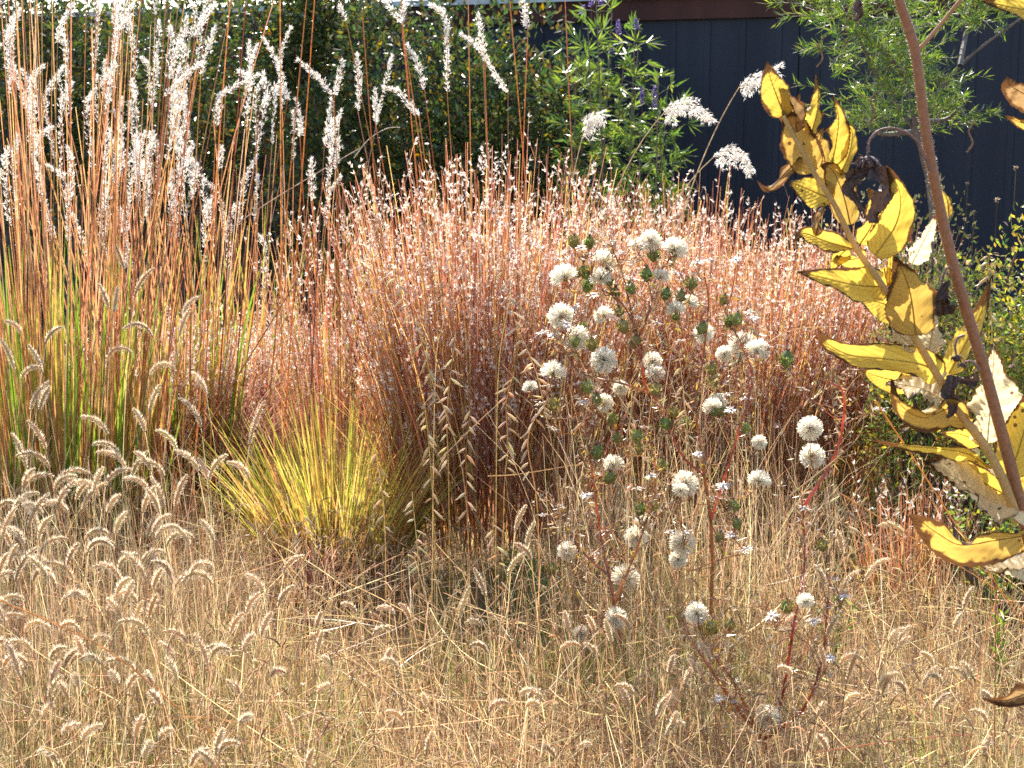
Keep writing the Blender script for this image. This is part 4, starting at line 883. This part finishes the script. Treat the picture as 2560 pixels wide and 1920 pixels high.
    leaf([(2545, 1290), (2465, 1246), (2393, 1197), (2314, 1151)], 46, -1.22, .25, WHT_LIT, -.18, 1.3, .1, dtip=-.02)
    leaf([(2585, 1335), (2480, 1352), (2400, 1362), (2342, 1332), (2300, 1302), (2273, 1289)], 36, .55, .5, OR_SHADE, .16, .4, .2, dtip=-.05)
    leaf([(2600, 1450), (2510, 1425), (2428, 1398)], 30, -1.22, .25, WHT_LIT, -.15, 1.2, .1)
    leaf([(2372, 935), (2413, 860), (2450, 790), (2476, 695)], 24, .55, .3, Y1, -.05, .2, dz=.035)
    leaf([(2375, 930), (2372, 1000), (2395, 1040)], 14, .3, .3, Y1, -.1, .2, dz=.04)
    leaf([(2468, 1112), (2478, 985), (2487, 860)], 46, -.95, .25, WHT_LIT, -.24, 1.3, .1, dz=.04)
    leaf([(2525, 1190), (2562, 1070), (2580, 960)], 42, .35, .35, Y1, .05, .3, dz=.03)
    leaf([(2530, 1260), (2575, 1210), (2600, 1120)], 30, .2, .3, Y2, .0, .3, dz=.05)
    leaf([(2280, 660), (2318, 585), (2346, 530)], 17, -1.1, .2, WHT_LIT, -.2, .5, .05, dz=.05)
    leaf([(2372, 545), (2368, 500), (2350, 470)], 9, .8, .3, Y2, .05, dz=.02)
    leaf([(2660, 40), (2540, 20), (2455, 2)], 22, -.7, .3, Y1, -.02, .3)
    leaf([(2660, 300), (2565, 238), (2527, 215), (2517, 192)], 26, .6, .4, BR, .15, .2)
    leaf([(2660, 335), (2570, 312), (2512, 290)], 12, .9, .3, OR_SHADE, .05, .2)
    leaf([(2660, 1735), (2570, 1735), (2510, 1752), (2456, 1746)], 18, .6, .6, BR, .3, .3, .3)
    leaf([(2005, 370), (1985, 320), (1990, 270), (2000, 235)], 16, -.7, .4, BR, .2, .2, .3, dz=.03)
    leaf([(2060, 455), (2062, 400), (2050, 350), (2062, 318)], 20, .5, .45, OR_SHADE, .12, .2, .25, dz=.025)
    leaf([(2150, 610), (2180, 560), (2185, 500), (2170, 470)], 20, -.6, .35, Y2, .05, .3, .2, dz=.03)
    leaf([(2165, 640), (2120, 650), (2075, 645)], 18, .7, .35, Y2, .12, .3, .2, dz=.03)
    leaf([(2240, 760), (2250, 700), (2225, 640)], 22, -.5, .35, Y1, .0, .3, .2, dz=.03)
    leaf([(2400, 1040), (2340, 1035), (2280, 1065), (2240, 1075)], 20, -.8, .35, Y2, .1, .3, .2, dz=.03)
    leaf([(2455, 1110), (2400, 1085), (2350, 1085)], 18, .6, .3, Y1, .0, .3, .2, dz=.03)
    leaf([(2520, 1240), (2450, 1200), (2400, 1150), (2380, 1120)], 22, .4, .35, Y2, .1, .3, .2, dz=.03)
    DKc = (.085, .05, .04)
    for pts, hw, roll in [([(2150, -40), (2143, 10), (2150, 35), (2136, 54)], 9, .5), ([(2188, 415), (2206, 470), (2182, 530), (2196, 558)], 23, .3), ([(2160, 418), (2130, 448), (2128, 482), (2160, 528)], 13, .5),
                          ([(2180, 410), (2150, 430), (2120, 455)], 9, .8), ([(2352, 790), (2350, 745), (2372, 700)], 14, .4), ([(2390, 770), (2372, 765), (2362, 740)], 12, .6), ([(2448, 952), (2415, 950), (2383, 945)], 10, .3),
                          ([(2382, 938), (2372, 985), (2382, 1020), (2370, 1046)], 13, .4)]:
        leaf(pts, hw, roll, .6, DKc, 0, .8, .45, mat=M_DEAD, name="withered_leaf", dz=-.02, lab="shrivelled dark brown leaf")
    def wither(cx, cy, r, ped, dz=-.015):
        c = spline(pp(ped, dz), 18); m = MB(); m.tubes(c[None], np.linspace(3.6, 2.8, 18) * mp_, np.array([[.19, .10, .075]]), 6)
        n = 160; t = U(0, 1, n); B = along(np.repeat(c[None], n, 0), t); m.spikes(B, rng.normal(0, 1, (n, 3)), .004, .0004, pick([(.6, .5, .42)], [1], n))
        o = m.build("withered_flower", M_DEAD, root); o["label"] = "drooping dark withered flower head on a hooked stalk"
        p = at(cx, cy, YB + dz); rm = r * mp_; m = MB(); n = 46; d = nrm(rng.normal(0, 1, (n, 3))); P_ = arc(p + d * rm * .45, np.arctan2(d[:, 1], d[:, 0]), U(.5, 1.3, n) * rm, U(.6, 2.2, n), U(1.2, 3.4, n), 6)
        m.ribbons(P_, np.array([.7, 1, 1, .8, .5, .1]) * rm * .32, side(n), pick([(.12, .075, .06), (.2, .13, .1), (.07, .045, .04)], [2, 1, 2], n))
        a = np.arange(8) * .785; zz = np.array([-.6, -.3, .2, .55]); rr = np.array([.2, .65, .6, .1]); V = p + rm * np.stack([np.cos(a)[None] * rr[:, None], np.sin(a)[None] * rr[:, None], np.repeat(zz[:, None], 8, 1)], -1)
        b = np.arange(3)[:, None] * 8; j = np.arange(8)[None]; m.raw(V, np.array([.08, .05, .045]), np.stack([b + j, b + (j + 1) % 8, b + 8 + (j + 1) % 8, b + 8 + j], -1))
        m.build("seed_disc", M_DEAD, o)
    wither(2170, 405, 30, [(2328, 430), (2292, 352), (2240, 322), (2198, 326), (2174, 352), (2168, 388)])
    wither(2352, 745, 22, [(2378, 672), (2368, 670), (2358, 690), (2354, 725)])
    wither(2392, 895, 16, [(2412, 838), (2395, 845), (2388, 865), (2390, 885)])
    wither(2406, 912, 11, [(2450, 925), (2430, 905), (2412, 905)])
M_STALK = plant_mat("plant stalk", .12, .5, .4, var=.18, nscale=160)
M_SHOOT = plant_mat("pale shoot", .5, .5, .4, var=.12, nscale=160)
big_plant()

# ------------------------------------------------------------------ loose stalks crossing the view
LOOSE = [([(2187, 1000), (2290, 1155), (2387, 1307), (2560, 1560)], 2.9, (.62, .36, .12), .0016, "straight orange straw stalk slanting behind the yellow leaves"),
         ([(2089, 1226), (2290, 1350), (2494, 1475), (2600, 1560)], 3.0, (.58, .36, .15), .0014, "slanting tan straw stalk crossing under the yellow leaves"),
         ([(2488, 1180), (2490, 1480), (2486, 1900)], 2.3, (.4, .2, .1), .0010, "thin upright dark straw before the lowest yellow leaves"),
         ([(486, 1118), (600, 930), (700, 770), (800, 600)], 4.0, (.36, .2, .09), .0020, "dark brown straw stalk slanting over the purplish dome"),
         ([(560, 580), (680, 500), (800, 428), (900, 370)], 5.0, (.62, .5, .42), .0022, "pale grey straw stalk slanting before the dark gap"),
         ([(885, 395), (920, 350), (965, 322), (1000, 318)], 5.0, (.6, .52, .45), .0018, "pale bent straw over the left edge of the red clump"),
         ([(420, 1790), (560, 1800), (770, 1845)], 2.75, (.66, .46, .24), .0022, "pale straw lying across the foreground grass"),
         ([(0, 1500), (260, 1620), (470, 1790), (560, 1850)], 2.8, (.6, .36, .16), .0016, "long bent straw slanting through the foreground grass"),
         ([(2045, 1880), (2250, 1850), (2440, 1835)], 2.7, (.62, .34, .2), .0016, "reddish straw lying low under the dry leaf"),
         ([(2240, 1475), (2350, 1640), (2440, 1760), (2520, 1920)], 2.8, (.55, .38, .16), .0016, "tan straw slanting down beside the dry leaf"),
         ([(2495, 1485), (2460, 1600), (2430, 1740), (2360, 1810)], 2.75, (.66, .42, .26), .0016, "curving pinkish straw in front of the small weeds"),
         ([(1975, 1240), (2140, 1100), (2160, 1010)], 3.1, (.5, .36, .2), .0016, "forked dry twig beside the right-hand puffs"),
         ([(1900, 870), (1980, 825), (2100, 815)], 3.6, (.66, .5, .3), .0014, "thin arched straw beside the paired puffs"),
         ([(1220, 1190), (1300, 1185), (1450, 1160)], 3.6, (.62, .46, .26), .0016, "wavy straw lying level across the red clump's foot"),
         ([(1100, 1150), (1180, 1070), (1245, 1010)], 3.7, (.6, .44, .28), .0018, "short diagonal straw across the middle of the red clump")]
for pts, Y, c, r, lab in LOOSE:
    pp = [at(x, y, Y + .05 * i_) for i_, (x, y) in enumerate(pts)]
    ft = pp[-1].copy(); ft[2] = 0
    m = MB(); c3 = spline(pp, 24); m.tubes(c3[None], np.linspace(r, r * .7, 24), np.array([c]), 4)
    o = m.build("loose_straw", M_STEM, loc=tuple(pp[0])); tag(o, lab, "straw")
